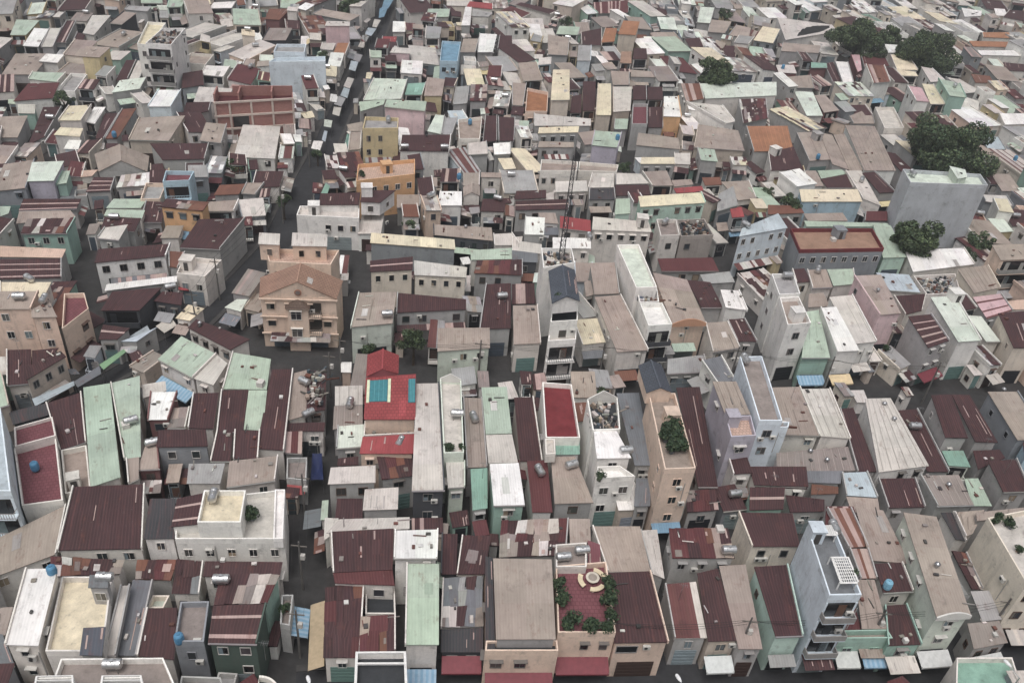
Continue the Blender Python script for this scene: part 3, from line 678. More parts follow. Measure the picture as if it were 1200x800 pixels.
o.s g 7 1097,592 1292,590 1320,708 1132,710 |orange rusted tin roof among grey roofs~orange rusted roof
b b 8 872,582 1060,612 1090,705 852,690
t g 6.5 867,692 950,702 965,758 882,750
c g 7.5 127,597 315,592 310,620 122,625 |thin cream roof strip over grey wall~thin cream strip
l g 7 102,532 370,557 370,590 102,590
b g 7 127,662 290,667 290,690 122,690 W P.3,1.6
t v 8 387,612 515,622 497,692 372,680 U.9,.5 W |mint roof over mauve wall with paired white windows~mauve walled mint house
t g 7 482,557 545,557 540,605 477,605
b g 7.5 592,622 780,647 790,700 582,680
c g 7 607,737 760,737 765,768 602,768
b.f l 7 137,747 310,757 305,800 132,800
b.f l 7 315,757 500,772 490,805 312,800
l u 8.5 127,272 185,267 183,300 122,305 W
o.f q 7 72,412 170,432 165,522 62,522 
b g 7 0,387 68,392 52,495 0,492
m l 7 322,152 420,132 420,213 327,210
b g 6.5 462,332 550,337 550,398 472,398
b g 6.5 557,327 668,337 675,363 557,360
m l 7.5 572,227 630,227 635,278 567,278
n l 7 512,242 560,242 560,298 507,295
g i 9 312,212 372,215 370,285 305,285 W
b g 8 168,162 270,180 262,260 170,255
@900,0
l w 7 42,82 300,117 328,148 82,188 |large whitish roof in the upper right~large whitish roof
R.S w 8.5 457,302 545,307 575,383 492,390 W |white gabled house with red brown striped roof~red brown striped house
c l 8 572,257 650,252 703,328 602,328
w l 8.2 547,207 620,212 643,248 562,248
c l 7.5 577,322 690,337 705,358 597,353
w g 7 312,287 375,292 405,398 352,398
p M 6.5 387,257 430,257 440,328 417,340
M g 6 435,262 538,247 570,310 452,320
L l 7 122,427 210,432 258,543 182,543 
b M 7 217,447 270,447 335,518 262,528
p w 9 652,402 720,412 755,478 692,472 W |white house with pinkish roof and framed front windows~pinkish roofed white house
c l 8.5 722,392 775,397 830,488 762,488 
t T 9 797,367 900,392 930,458 847,448 K.6,.4 W |teal sided house with white balcony front~teal sided house
b.s w 7.5 362,587 500,592 600,800 452,800 |long ribbed taupe roof with white side wall~long ribbed taupe roof
b.s g 6.5 307,632 358,627 448,800 382,800
b g 6.5 132,622 238,617 300,748 192,755 H.7,.3 U.4,.95
b g 6.3 242,622 300,632 390,800 302,770
m l 6.5 0,715 120,687 165,795 12,800 H.2,.2 |plain maroon roof beside the orange rusted roof~maroon roof by orange rust
T M 7.5 202,292 275,297 278,318 202,318
l M 7 37,305 120,305 135,345 50,340 U.3,.5
b g 6 72,362 200,352 215,413 77,410
l.f l 5.5 502,502 590,502 640,600 547,600
m l 6.5 387,492 455,492 490,540 412,545
o l 7 1002,152 1130,152 1140,180 1007,175
o l 7 942,192 1130,197 1140,222 962,218
w l 7 982,237 1160,237 1185,263 987,258
w l 7.5 1082,532 1200,532 1230,580 1107,585 W
i g 6.5 1002,642 1080,642 1115,700 1032,700
m l 7 1102,292 1200,302 1210,335 1112,330 W
R l 7 952,347 1040,357 1060,390 972,388
w w 7 907,37 1000,52 1000,75 922,80
m l 7 1132,47 1200,52 1200,100 1102,80 W
l w 7 717,312 770,322 830,380 762,385
l g 7 832,362 900,372 1000,430 922,438
b g 6 70,200 250,215 240,250 60,240
m g 6 260,300 305,290 350,400 310,400
b g 6 480,505 380,545 400,580 500,580
"""  # the all-black houses are dark stand-ins for a shaded opening and a lot
# ------------------------------------------------------------------ read the survey of roofs
class H: pass
houses = []
def area_px(q): return abs(sum(q[i][0]*q[(i+1)%4][1]-q[(i+1)%4][0]*q[i][1] for i in range(4)))/2
cur = None
for ln in DATA.strip().split('\n'):
    if ln[0] == '@':
        ox, oy = map(float, ln[1:].split(',')); continue
    lab = short = None
    if '|' in ln:
        ln, lab = ln.split('|'); lab, short = lab.split('~')
    sub = ln[0] == '+'
    t = ln.lstrip('+').split()
    h = H(); h.sub = sub; h.spec = t[0].split('.')[0]; h.typ = t[0].split('.')[1] if '.' in t[0] else ''
    h.wall = t[1]; h.fix = t[2].endswith('!'); h.h = float(t[2].rstrip('!'))
    h.q = [(ox+float(a)/4, oy+float(b)/4) for a, b in (s.split(',') for s in t[3:7])]
    h.flags = t[7:]; h.label = lab; h.short = short; h.ups = []; h.fill = False
    if sub:
        if h.h > 3.4: h.h -= houses[-1].h
        houses[-1].ups.append(h)
    else: houses.append(h)

def place(h):
    h.w = [at(x, y, h.h) for x, y in h.q]
def sat(a, b):
    best = 1e9
    for P in (a, b):
        for i in range(4):
            ex, ey = P[(i+1)%4][0]-P[i][0], P[(i+1)%4][1]-P[i][1]
            l = math.hypot(ex, ey)
            if l < 1e-6: continue
            nx, ny = ey/l, -ex/l
            A = [p[0]*nx+p[1]*ny for p in a]; B = [p[0]*nx+p[1]*ny for p in b]
            o = min(max(A), max(B))-max(min(A), min(B))
            if o <= 0: return 0
            best = min(best, o)
    return best
for h in houses:
    if min(p[1] for p in h.q) < 235 and not h.fix and not h.label and h.typ != 'f': h.h = max(3.4, h.h*.74)
for h in houses: place(h); h.h0 = h.h; h.cx = sum(p[0] for p in h.q)/4; h.cy = sum(p[1] for p in h.q)/4
pairs = []
for i, a in enumerate(houses):
    for j in range(i):
        b = houses[j]
        if abs(a.cx-b.cx) > 160 or abs(a.cy-b.cy) > 130: continue
        ax = [p[0] for p in a.q]; ay = [p[1] for p in a.q]; bx = [p[0] for p in b.q]; by = [p[1] for p in b.q]
        if max(ax) < min(bx)-30 or max(bx) < min(ax)-30 or max(ay) < min(by)-45 or max(by) < min(ay)-45: continue
        if sat(a.q, b.q) > 3.5: continue            # roofs meant to overlap
        pairs.append((a, b))
for it in range(40):
    for a, b in pairs:
        p = sat(a.w, b.w)
        if p < .25: continue
        if a.h < b.h: a, b = b, a
        wa, wb = (.12 if a.fix else 1), (.12 if b.fix else 1)
        if a.h-b.h < .15: continue
        d = min(.35*(p-.2)*.8, (a.h-b.h)*.5, .6)
        a.h = max(a.h-d*wa/(wa+wb), 3.0 if not a.fix else a.h0-2.5); b.h = min(b.h+d*wb/(wa+wb), b.h0+3.0)
        place(a); place(b)
for h in houses:
    place(h)
    for u in h.ups:
        u.rel = u.h; u.h = h.h+u.rel; place(u)

# ------------------------------------------------------------------ streets (plan lines traced at ground level)
STREETS = [  # (name, width, picture points)
 ('main', 4.0, [(352, 900), (358, 780), (364, 640), (374, 530), (380, 450), (388, 432)]),
 ('junction', 3.8, [(270, 392), (330, 418), (400, 432), (560, 442), (730, 443), (850, 447), (950, 457), (1060, 464), (1300, 474)]),
 ('market', 4.4, [(60, 478), (120, 447), (172, 417), (225, 388), (262, 352)]),
 ('market', 7.0, [(240, 372), (262, 352), (290, 325), (322, 290), (345, 240), (372, 190), (398, 132), (425, 78), (446, 28), (462, -20)]),
 ('bottom', 10.0, [(345, 830), (600, 806), (800, 796), (1000, 786), (1300, 766)]),
 ('alley', 2.6, [(104, 385), (108, 340), (97, 300), (106, 255), (120, 238)]),
 ('alley', 3.2, [(404, 432), (415, 400), (420, 340), (416, 292)]),
 ('alley', 2.4, [(888, 445), (884, 400), (858, 340), (845, 270)]),
 ('alley', 2.4, [(735, 205), (733, 140)]),
]
def strip(pts, w):
    """left and right edges of a street of width w"""
    c = [at(x, y, 0) for x, y in pts]; L = []; Rr = []
    for i, p in enumerate(c):
        d = (c[min(i+1, len(c)-1)]-c[max(i-1, 0)]); d.z = 0; d.normalize(); n = Vector((-d.y, d.x, 0))
        L.append(p+n*w/2); Rr.append(p-n*w/2)
    return L, Rr
G = .5; OX, OY = -260, 20
NXG, NYG = 1120, 900
occ = bytearray(NXG*NYG)
def mark(poly, val=1, grow=0.0):
    xs = [p[0] for p in poly]; ys = [p[1] for p in poly]; n = len(poly)
    for gy in range(max(0, int((min(ys)-OY)/G)), min(NYG-1, int((max(ys)-OY)/G))+1):
        y = OY+(gy+.5)*G; xsct = []
        for i in range(n):
            a, b = poly[i], poly[(i+1) % n]
            if (a[1] > y) != (b[1] > y): xsct.append(a[0]+(y-a[1])*(b[0]-a[0])/(b[1]-a[1]))
        xsct.sort()
        for k in range(0, len(xsct)-1, 2):
            g0 = max(0, int((xsct[k]-OX)/G+.5)); g1 = min(NXG, int((xsct[k+1]-OX)/G+.5))
            if g1 > g0: occ[gy*NXG+g0:gy*NXG+g1] = bytes([val])*(g1-g0)
def free(poly, tol):
    xs = [p[0] for p in poly]; ys = [p[1] for p in poly]; n = len(poly); tot = bad = 0
    for gy in range(int((min(ys)-OY)/G), int((max(ys)-OY)/G)+1):
        y = OY+(gy+.5)*G; xsct = []
        if gy < 0 or gy >= NYG: return False
        for i in range(n):
            a, b = poly[i], poly[(i+1) % n]
            if (a[1] > y) != (b[1] > y): xsct.append(a[0]+(y-a[1])*(b[0]-a[0])/(b[1]-a[1]))
        xsct.sort()
        for k in range(0, len(xsct)-1, 2):
            g0 = max(0, int((xsct[k]-OX)/G+.5)); g1 = min(NXG, int((xsct[k+1]-OX)/G+.5))
            tot += g1-g0; bad += sum(occ[gy*NXG+g0:gy*NXG+g1])
    return tot > 0 and bad <= tol*tot
for h in houses: mark(h.w)
for nm, w, pts in STREETS:
    L, Rr = strip(pts, w)
    if nm == 'junction': L, Rr = strip(pts, w+1.2)
    for i in range(len(L)-1): mark([L[i], L[i+1], Rr[i+1], Rr[i]])
def bvh(hs):
    V = []; F = []; own = []
    def pr(q, z, k):
        b = len(V)
        for p in q: V.append((p[0], p[1], 0)); V.append((p[0], p[1], z))
        for i in range(4):
            j = (i+1) % 4; F.append((b+2*i, b+2*j, b+2*j+1, b+2*i+1)); own.append(k)
        F.append((b+1, b+3, b+5, b+7)); own.append(k)
    for k, h in enumerate(hs):
        pr(h.w, h.h, k)
        for u in h.ups: pr(u.w, u.h, k)
    b = len(V); V.extend([(-900, -100, 0), (900, -100, 0), (900, 1500, 0), (-900, 1500, 0)]); F.append((b, b+1, b+2, b+3)); own.append(-1)
    return BVHTree.FromPolygons(V, F), own
TREES = [(1112, 172, 50, 9), (1070, 280, 34, 7), (838, 86, 24, 9), (1004, 48, 31, 8), (1042, 45, 16, 7), (1088, 62, 31, 8), (1066, 58, 18, 7),
         (485, 398, 21, 5), (700, 466, 20, 2.2), (432, 408, 11, 3.5), (74, 116, 12, 5), (480, 262, 11, 3), (275, 192, 12, 4),
         (332, 236, 11, 4), (924, 240, 16, 5), (664, 26, 9, 5), (410, 8, 14, 6), (378, 66, 9, 5), (851, 16, 9, 6), (1130, 300, 14, 4), (1150, 285, 16, 4), (372, 180, 8, 3), (732, 196, 9, 4), (352, 455, 7, 3),(900,225,9,4)]
for x, y, r, z in TREES:
    p = at(x, y, z*.6); s = r/FPX*(p-EYE).length*.8
    if z > 4: mark([(p.x-s*.6, p.y-s*.6), (p.x+s*.6, p.y-s*.6), (p.x+s*.6, p.y+s*.6), (p.x-s*.6, p.y+s*.6)])

# ------------------------------------------------------------------ infill: low roofs in the gaps the survey leaves
base = houses[:]
FILLC = ['m']*12+['b']*5+['B']*3+['g']*4+['l']*4+['w']*3+['t']*1+['M']*3+['R']*1+['c', 'L', 'G', 'i']
FILLW = ['l']*5+['g']*5+['w']*3+['w']*2+['b']*3+['c', 'c', 'i', 'G', 'G', 'T', 'q', 'y']
seedpts = [(sum(p.x for p in h.w)/4, sum(p.y for p in h.w)/4, h) for h in base]
for wmin in (2.4, 1.6, 1.1):
    tree0, own0 = bvh(houses)
    cand = []
    for gy in range(-45, 880, 5):
        for gx in range(-90, 1290, 6):
            x, y = gx+R.uniform(0, 6), gy+R.uniform(0, 5)
            d = ray(x, y).normalized()
            hit, n_, i_, t_ = tree0.ray_cast(EYE, d)
            if hit is not None and hit.z < .05: cand.append(hit)
    R.shuffle(cand)
    for p in cand:
        best = min(seedpts, key=lambda s: (s[0]-p.x)**2+(s[1]-p.y)**2)
        hb = best[2]; e = (hb.w[1]-hb.w[0])+(hb.w[2]-hb.w[3]); ang = math.atan2(e.y, e.x)+R.uniform(-.13, .13)
        ca, sa = math.cos(ang), math.sin(ang)
        far = p.y > 235 or p.y < 48 or abs(p.x) > .62*p.y+20
        for k in range(6):
            f = (1.35, 1.0, .75, .55, .36, .26)[k]
            w, dd = R.uniform(4.0, 6.6)*f, R.uniform(6.5, 12.5)*f
            if w < wmin: break
            ox, oy = R.uniform(-.2, .2)*w, R.uniform(-.1, .35)*dd
            cx, cy = p.x+ca*ox-sa*oy, p.y+sa*ox+ca*oy
            q = [(cx+ca*sx*w/2-sa*sy*dd/2, cy+sa*sx*w/2+ca*sy*dd/2) for sx, sy in ((-1, 1), (1, 1), (1, -1), (-1, -1))]
            if free(q, .06):
                h = H(); h.sub = False; h.fill = True; h.fix = False; h.label = h.short = None; h.ups = []; h.flags = []
                h.spec = R.choice(FILLC if p.y < 170 or R.random() < .55 else 'wwlllcLtbg'); h.wall = R.choice(FILLW)
                h.h = (R.choice([3.6, 4, 4.5, 5, 6.5]) if not far else R.choice([3.6, 4, 4.5, 5, 5, 5.5, 6, 7.5])) if w > 2.6 else R.uniform(2.6, 3.9)
                h.typ = R.choice(['', '', 'l', 'p', 'm', 'S', 'f' if h.spec in 'bBgl' else '', 'p' if h.spec in 'mRM' else 'm'])
                h.w = [Vector((a+R.uniform(-.28, .28)*min(1, w/4), b+R.uniform(-.28, .28)*min(1, w/4), h.h)) for a, b in q]; h.q = [proj(v) for v in h.w]
                h.cx = sum(v[0] for v in h.q)/4; h.cy = sum(v[1] for v in h.q)/4
                if R.random() < .10 and w > 3: h.flags.append('K%.2f,%.2f' % (R.uniform(.15, .8), R.uniform(.05, .6)))
                if far and h.h > 6: h.flags.append('W')
                houses.append(h); mark(q); break
# ------------------------------------------------------------------ what the camera sees of each
tree1, own1 = bvh(houses)
hits = [0]*len(houses)
for gy in range(0, 800, 3):
    for gx in range(0, 1200, 3):
        hit, n_, i_, t_ = tree1.ray_cast(EYE, ray(gx+1.5, gy+1.5).normalized())
        if i_ is not None and own1[i_] >= 0: hits[own1[i_]] += 1
for h, k in zip(houses, hits): h.vis = k
def seen(p, tol=.35):
    d = Vector(p)-EYE; l = d.length
    x, y = proj(p)
    if not (-15 < x < 1215 and -15 < y < 815): return False
    hit, n_, i_, t_ = tree1.ray_cast(EYE, d/l)
    return hit is None or t_ > l-tol
order = sorted(houses, key=lambda h: -(h.vis+(500 if h.label else 0)))
NSHOW = 292
solo = [h for h in order[:NSHOW] if h.vis > 0]
soloset = set(id(h) for h in solo)
rest = [h for h in houses if id(h) not in soloset]
print('houses', len(base), 'infill', len(houses)-len(base), 'solo', len(solo), 'min vis', solo[-1].vis, 'rest visible', sum(1 for h in rest if h.vis))

# ------------------------------------------------------------------ house parts
def lerp(a, b, t): return a+(b-a)*t
def bil(q, u, v):
    """u: left to right, v: back to front over corners BL, BR, FR, FL"""
    return lerp(lerp(q[0], q[1], u), lerp(q[3], q[2], u), v)
def inset(q, d):
    o = []
    for i in range(4):
        a, b, c = q[i-1], q[i], q[(i+1) % 4]
        d1 = (a-b); d2 = (c-b); d1.z = d2.z = 0
        k1 = min(d, d1.length*.3); k2 = min(d, d2.length*.3)
        p = b+d1.normalized()*k1+d2.normalized()*k2; o.append(p)
    return o
def qlen(q): return ((q[1]-q[0]).length+(q[2]-q[3]).length)/2, ((q[3]-q[0]).length+(q[2]-q[1]).length)/2
DARK = set('mMRBoksGnrdh')
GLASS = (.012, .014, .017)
def sheet_roof(mb, q, col, code, typ, mat='corrugated_tin', rr=R, thick=.10):
    W, Ln = qlen(q); ou, ov = rr.uniform(0, 300), rr.uniform(0, 300)
    up = Vector((0, 0, 1))
    def cell(u0, u1, v0, v1, c, dz=0.0, jt=0.0):
        J = lambda: rr.uniform(-jt, jt)
        P = [bil(q, min(1.01, max(-.01, u+J()/W)), min(1.01, max(-.01, v+J()/Ln))) for u, v in ((u0, v0), (u0, v1), (u1, v1), (u1, v0))]
        P = [p+up*dz for p in P]
        mb.face(P, mat, c, [(ou+a*W, ov+b*Ln) for a, b in ((u0, v0), (u0, v1), (u1, v1), (u1, v0))])
    # edges and underside close the sheet
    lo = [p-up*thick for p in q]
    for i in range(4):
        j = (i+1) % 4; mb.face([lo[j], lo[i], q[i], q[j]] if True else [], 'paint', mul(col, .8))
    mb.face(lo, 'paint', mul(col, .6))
    pale = lin('b79f99') if code in DARK else lin('6b4644')
    if typ == 'p':
        pal = {'m': 'mmmmmMMRlbB', 'M': 'MMmmRb', 'R': 'RRMmmbB', 'g': 'ggglGBm', 'b': 'bbblgBB', 'l': 'lllwgbB'}.get(code, code*3+'lgm')
        nu, nv = max(2, round(W/1.0)), max(2, round(Ln/2.0)); us = [0]
        vs = [0]
        for i in range(1, nu): us.append((i+rr.uniform(-.22, .22))/nu)
        for i in range(1, nv): vs.append((i+rr.uniform(-.25, .25))/nv)
        us.append(1); vs.append(1); last = rr.choice(pal)
        for i in range(nu):
            for j in range(nv):
                if rr.random() < .55: last = rr.choice(pal)
                cell(us[i]-.08/W, us[i+1]+.08/W, vs[j]-.1/Ln, vs[j+1]+.1/Ln, jit(C(last, ROOF), .16, rr), .005+.09*rr.random(), .2)
                if rr.random() < .16:
                    a, b = rr.uniform(us[i], us[i+1]-.2/W if us[i+1]-.2/W > us[i] else us[i+1]), rr.uniform(vs[j], vs[j+1])
                    cell(a, min(1, a+rr.uniform(.15, .9)/W), b, min(1, b+rr.uniform(.4, 1.6)/Ln), jit(rr.choice([pale, lin('cfc8c2'), lin('8a7f7a')]), .1, rr), .1+.02*rr.random())
    elif typ == 'S':
        u = 0
        while u < .999:
            w = rr.uniform(.35, 1.0)/W; e = min(1, u+w)
            if 1-e < .2/W: e = 1
            c = pale if rr.random() < .4 else col
            cell(u, e, 0, 1, jit(c, .12, rr), rr.uniform(0, .03)); u = e
    elif typ == 'y':
        v = 0; k = 0
        while v < .999:
            w = (rr.uniform(1.1, 1.9) if k % 2 == 0 else rr.uniform(.25, .45))/Ln; e = min(1, v+w)
            if 1-e < .15/Ln: e = 1
            cell(0, 1, v, e, jit(col if k % 2 == 0 else pale, .08, rr), 0 if k % 2 == 0 else .02); v = e; k += 1
    else:
        nu, nv = max(1, round(W/3.2)), max(1, round(Ln/4.5)); a = .05 if typ not in 'md' or not typ else .12
        us = [0]+[(i+rr.uniform(-.12, .12))/nu for i in range(1, nu)]+[1]; vs = [0]+[(i+rr.uniform(-.15, .15))/nv for i in range(1, nv)]+[1]
        for j in range(nv):
            for i in range(nu):
                cell(us[i], us[i+1], vs[j], vs[j+1], jit(col, a, rr), .012*(j % 2)+.006*(i % 2))
        ov += 100
        if typ == 's':
            n = max(2, round(W/1.1))
            for i in range(n):
                u = (i+.5)/n; cell(u-.05/W, u+.05/W, 0.01, .99, mul(col, .72 if code not in DARK else 1.4), .06)
        if typ == 'l' or (typ == '' and rr.random() < .25):
            for i in range(rr.randint(1, 3)):
                u, v = rr.uniform(.08, .9), rr.uniform(0, .5); w = rr.uniform(.08, .22)/W
                cell(u, u+w, v, min(1, v+rr.uniform(.2, .6)), jit(pale if code in DARK else mul(col, .72), .1, rr), .05)
        if W > 3.5 and Ln > 5 and rr.random() < .35:      # a translucent or newer sheet let into the roof
            u, v = rr.uniform(.1, .75), rr.uniform(.1, .7)
            cell(u, u+.9/W, v, v+rr.uniform(1.2, 2.6)/Ln, jit(rr.choice([lin('c9c4bf'), lin('a9a3a0'), mul(col, .8), mul(col, 1.3)]), .1, rr), .055)

def frame_of(a, b):
    """an upright wall from a to b seen from outside: origin, unit vector along it, outward normal"""
    e = (b-a); e.z = 0; L = e.length; e.normalize(); return e, Vector((e.y, -e.x, 0)), L
Z = Vector((0, 0, 1))
def window_mb(o, e, n, w, h, fc, style, rr):
    """o = centre of the opening on the wall plane"""
    mb = MB(); t = .07
    p = o-e*(w/2)-Z*(h/2)
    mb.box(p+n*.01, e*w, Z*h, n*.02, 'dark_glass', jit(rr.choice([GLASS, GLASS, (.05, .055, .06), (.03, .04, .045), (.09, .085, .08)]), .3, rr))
    if rr.random() < .3: mb.box(p+e*(w*.02)+n*.032, e*(w*rr.choice([.45, .3, .96])), Z*h*rr.choice([1, 1, .5]), n*.012, 'paint', jit(rr.choice([lin('8d8880'), lin('6f6a64'), lin('7d8a90'), lin('9a8a78')]), .1, rr))
    fr = n*.09
    mb.box(p-e*t, e*t, Z*h, fr, 'paint', fc); mb.box(p+e*w, e*t, Z*h, fr, 'paint', fc)
    mb.box(p-e*t-Z*t, e*(w+2*t), Z*t, fr*1.1, 'paint', fc); mb.box(p-e*t+Z*h, e*(w+2*t), Z*t, fr*1.1, 'paint', fc)
    if style in (0, 2):
        mb.box(p+e*(w/2-.03), e*.06, Z*h, n*.06, 'paint', fc)
    if style == 2: mb.box(p+Z*(h*.66), e*w, Z*.05, n*.055, 'paint', fc)
    if style in (1, 2): mb.box(p-e*.2+Z*(h+.12), e*(w+.4), Z*.08, n*.45, 'paint', mul(fc, 1.02))
    return mb
def railing(mb, p, e, n, L, dep, col, solid):
    if solid:
        mb.box(p+n*(dep-.1), e*L, Z*.85, n*.1, 'plaster', col)
        mb.box(p, e*.1, Z*.85, n*(dep-.1), 'plaster', col); mb.box(p+e*(L-.1), e*.1, Z*.85, n*(dep-.1), 'plaster', col)
    else:
        k = max(3, int(L/.28))
        for i in range(k+1): mb.box(p+n*(dep-.06)+e*(i*(L-.05)/k), e*.05, Z*.85, n*.04, 'paint', col)
        mb.box(p+n*(dep-.08)+Z*.85, e*L, Z*.07, n*.07, 'paint', col); mb.box(p+n*(dep-.07)+Z*.12, e*L, Z*.05, n*.05, 'paint', col)
        mb.box(p+Z*.85, e*.06, Z*.06, n*(dep-.08), 'paint', col); mb.box(p+e*(L-.06)+Z*.85, e*.06, Z*.06, n*(dep-.08), 'paint', col)

def facade(parts, a, b, z1, h, rr, side, wcol, z0=0.0):
    e, n, L = frame_of(a, b)
    if n.dot(EYE-(a+b)/2) <= 0 or L < 1.2: return
    fl = [f[0] for f in h.flags]
    st = h.style; fc = h.frame
    fine = getattr(h, 'solo', False)
    top = z1-(.9 if h.typ == 'f' else .25)
    k = 0
    if '0' in fl and side != 1: return
    pskip = .5 if (h.fill or not fine) else .12
    big = side == 2 and (h.loggia or 'B' in fl) and L < 8.5
    while True:
        zc = top-1.45-3.15*k
        if zc < z0+2.9 and not (k == 0 and zc > z0+1.2): break
        base = Vector((a.x, a.y, 0))
        if big:
            o = base+e*(L/2)+Z*(zc-.1)
            if seen(o+n*.9, 1.2) or seen(o+n*.9+Z*.8, 1.2):
                mb = MB(); w = L*.86
                mb.box(o-e*w/2-Z*1.15+n*.01, e*w, Z*2.3, n*.03, 'dark_glass', (.018, .018, .02))  # wide dark panel paints the shade of a recess behind the balcony
                for q in range(rr.randint(1, 2)):
                    x = rr.uniform(-.4, .2)*w; mb.box(o+e*x-Z*1.15+n*.04, e*.9, Z*rr.uniform(1.7, 2.1), n*.04, 'paint', jit(rr.choice([lin('7e8a8c'), lin('6b4d40'), lin('a7a49f'), lin('2c2f33')]), .1, rr))
                mb.box(o-e*L/2+Z*1.15, e*((L-w)/2+.02), Z*-2.3, n*.06, 'plaster', wcol); mb.box(o+e*w/2+Z*1.15, e*(L-w)/2, Z*-2.3, n*.06, 'plaster', wcol)
                mb.box(o-e*L/2-Z*1.28, e*L, Z*.13, n*.95, 'plaster', mul(wcol, .97))
                railing(mb, o-e*L/2-Z*1.15, e, n, L, .95, h.railcol, h.solidrail)
                parts.append(('balcony', mb, []))
        else:
            sp = h.winw+1.25
            m = max(1, int(L/sp)) if side == 2 else max(1, int(L/3.6))
            for i in range(m):
                if side != 2 and rr.random() < .45: continue
                if side == 2 and rr.random() < pskip: continue
                o = base+e*(L*(i+.5)/m+rr.uniform(-.1, .1)*(side != 2))+Z*zc
                ww = min(h.winw, L/m*.72) if side == 2 else h.winw*.8
                hh = 1.15 if side == 2 else .9
                if 'Y' in fl and side == 2: ww = L/m*.8; hh = 1.1
                if seen(o+n*.3) :
                    parts.append(('window', window_mb(o, e, n, ww, hh, fc, st, rr), []))
        k += 1
        if k > 5: break
    if side == 2 and z0 == 0:
        base = Vector((a.x, a.y, 0)); o = base+e*(L/2)+Z*1.4
        if seen(o+n*.4+Z*.9, .9):
            mb = MB(); w = L*.74; c = jit(rr.choice([lin('3d4347'), lin('8a9498'), lin('56606a'), lin('4a3a36'), lin('2a2c30'), lin('6f8a86')]), .15, rr)
            for j in range(9): mb.box(o-e*w/2-Z*1.35+Z*(j*.3)+n*(.02+.02*(j % 2)), e*w, Z*.29, n*.04, 'paint', c)
            parts.append(('roller_door', mb, []))
    if fine and rr.random() < (.55 if side == 2 else .25):
        for q in range(rr.randint(1, 2)):
            zc = max(2.3, top-rr.choice([2.3, 2.6, 5.4, 1.2])); o = Vector((a.x, a.y, 0))+e*(L*rr.uniform(.12, .85))+Z*zc
            if seen(o+n*.5):
                mb = MB(); mb.box(o+n*.02, e*.8, Z*.55, n*.32, 'paint', lin('c9c6c0')); mb.tube(o+e*.3+Z*.28+n*.34, o+e*.3+Z*.28+n*.36, .2, .2, 10, 'paint', (.05, .05, .05))
                parts.append(('air_conditioner', mb, []))
                if rr.random() < .5:
                    mb2 = MB(); mb2.tube(o+e*1.1+n*.07+Z*1.0, o+e*1.1+n*.07-Z*2.6, .05, .05, 6, 'paint', lin('a9a6a2')); parts.append(('drain_pipe', mb2, []))

AWC = dict(r=('7a3a42', 0), u=('86a9c2', 1), y=('b8a48a', 0), w=('cfd0ce', 0), c=('e6d0a8', 0), g=('8db598', 0))
def awning_mb(a, b, col, stripe, dep=1.7, z=3.1):
    e, n, L = frame_of(a, b); mb = MB(); k = max(2, int(L/.5))
    p0 = Vector((a.x, a.y, z)); 
    P = [p0+n*.02, p0+e*L+n*.02, p0+e*L+n*dep-Z*.65, p0+n*dep-Z*.65]
    ou = (p0.x*3) % 50
    mb.face([P[3], P[2], P[1], P[0]], 'awning_cloth' if stripe else 'paint', col, [(ou, 0), (ou+L, 0), (ou+L, dep), (ou, dep)])
    mb.face([p-Z*.03 for p in P], 'paint', mul(col, .7))
    for i in range(k):
        x = i*L/k; mb.box(p0+e*x+n*dep-Z*.66, e*(L/k*.96), Z*-.22, n*.02, 'awning_cloth' if stripe else 'paint', mul(col, .9))
    for x in (.05, L-.1): mb.box(p0+e*x-Z*.6, e*.05, n*dep, Z*-.05, 'bare_metal', (.3, .3, .3))
    return mb

def leafball(mb, c, r, n, size, cols, rr, flat=1.0):
    for i in range(n):
        d = Vector((rr.gauss(0, 1), rr.gauss(0, 1), rr.gauss(0, 1)*flat)).normalized()
        p = c+Vector((d.x, d.y, d.z*flat))*r*rr.uniform(.72, 1.06)
        a = Vector((rr.gauss(0, 1), rr.gauss(0, 1), rr.gauss(0, .6))).normalized(); nrm = (d+a*.9).normalized()
        x = nrm.orthogonal().normalized(); x.rotate(Matrix.Rotation(rr.uniform(0, 6.28), 3, nrm)); y = nrm.cross(x)
        s = size*rr.uniform(.6, 1.25); cc = jit(rr.choice(cols), .18, rr)
        mb.face([p-x*s*.5, p+y*s*.32, p+x*s*.55, p-y*s*.32], 'leaves', cc)
GREEN = [lin('3f4f3c'), lin('47583f'), lin('374636'), lin('55624a')]
DGREEN = [lin('3a4533'), lin('333e2f'), lin('45503a'), lin('4f593f')]
def down(x, y, z):
    hit, n_, i_, t_ = tree1.ray_cast(Vector((x, y, z)), Vector((0, 0, -1)))
    if hit is None: return 0.0, None
    return hit.z, own1[i_]

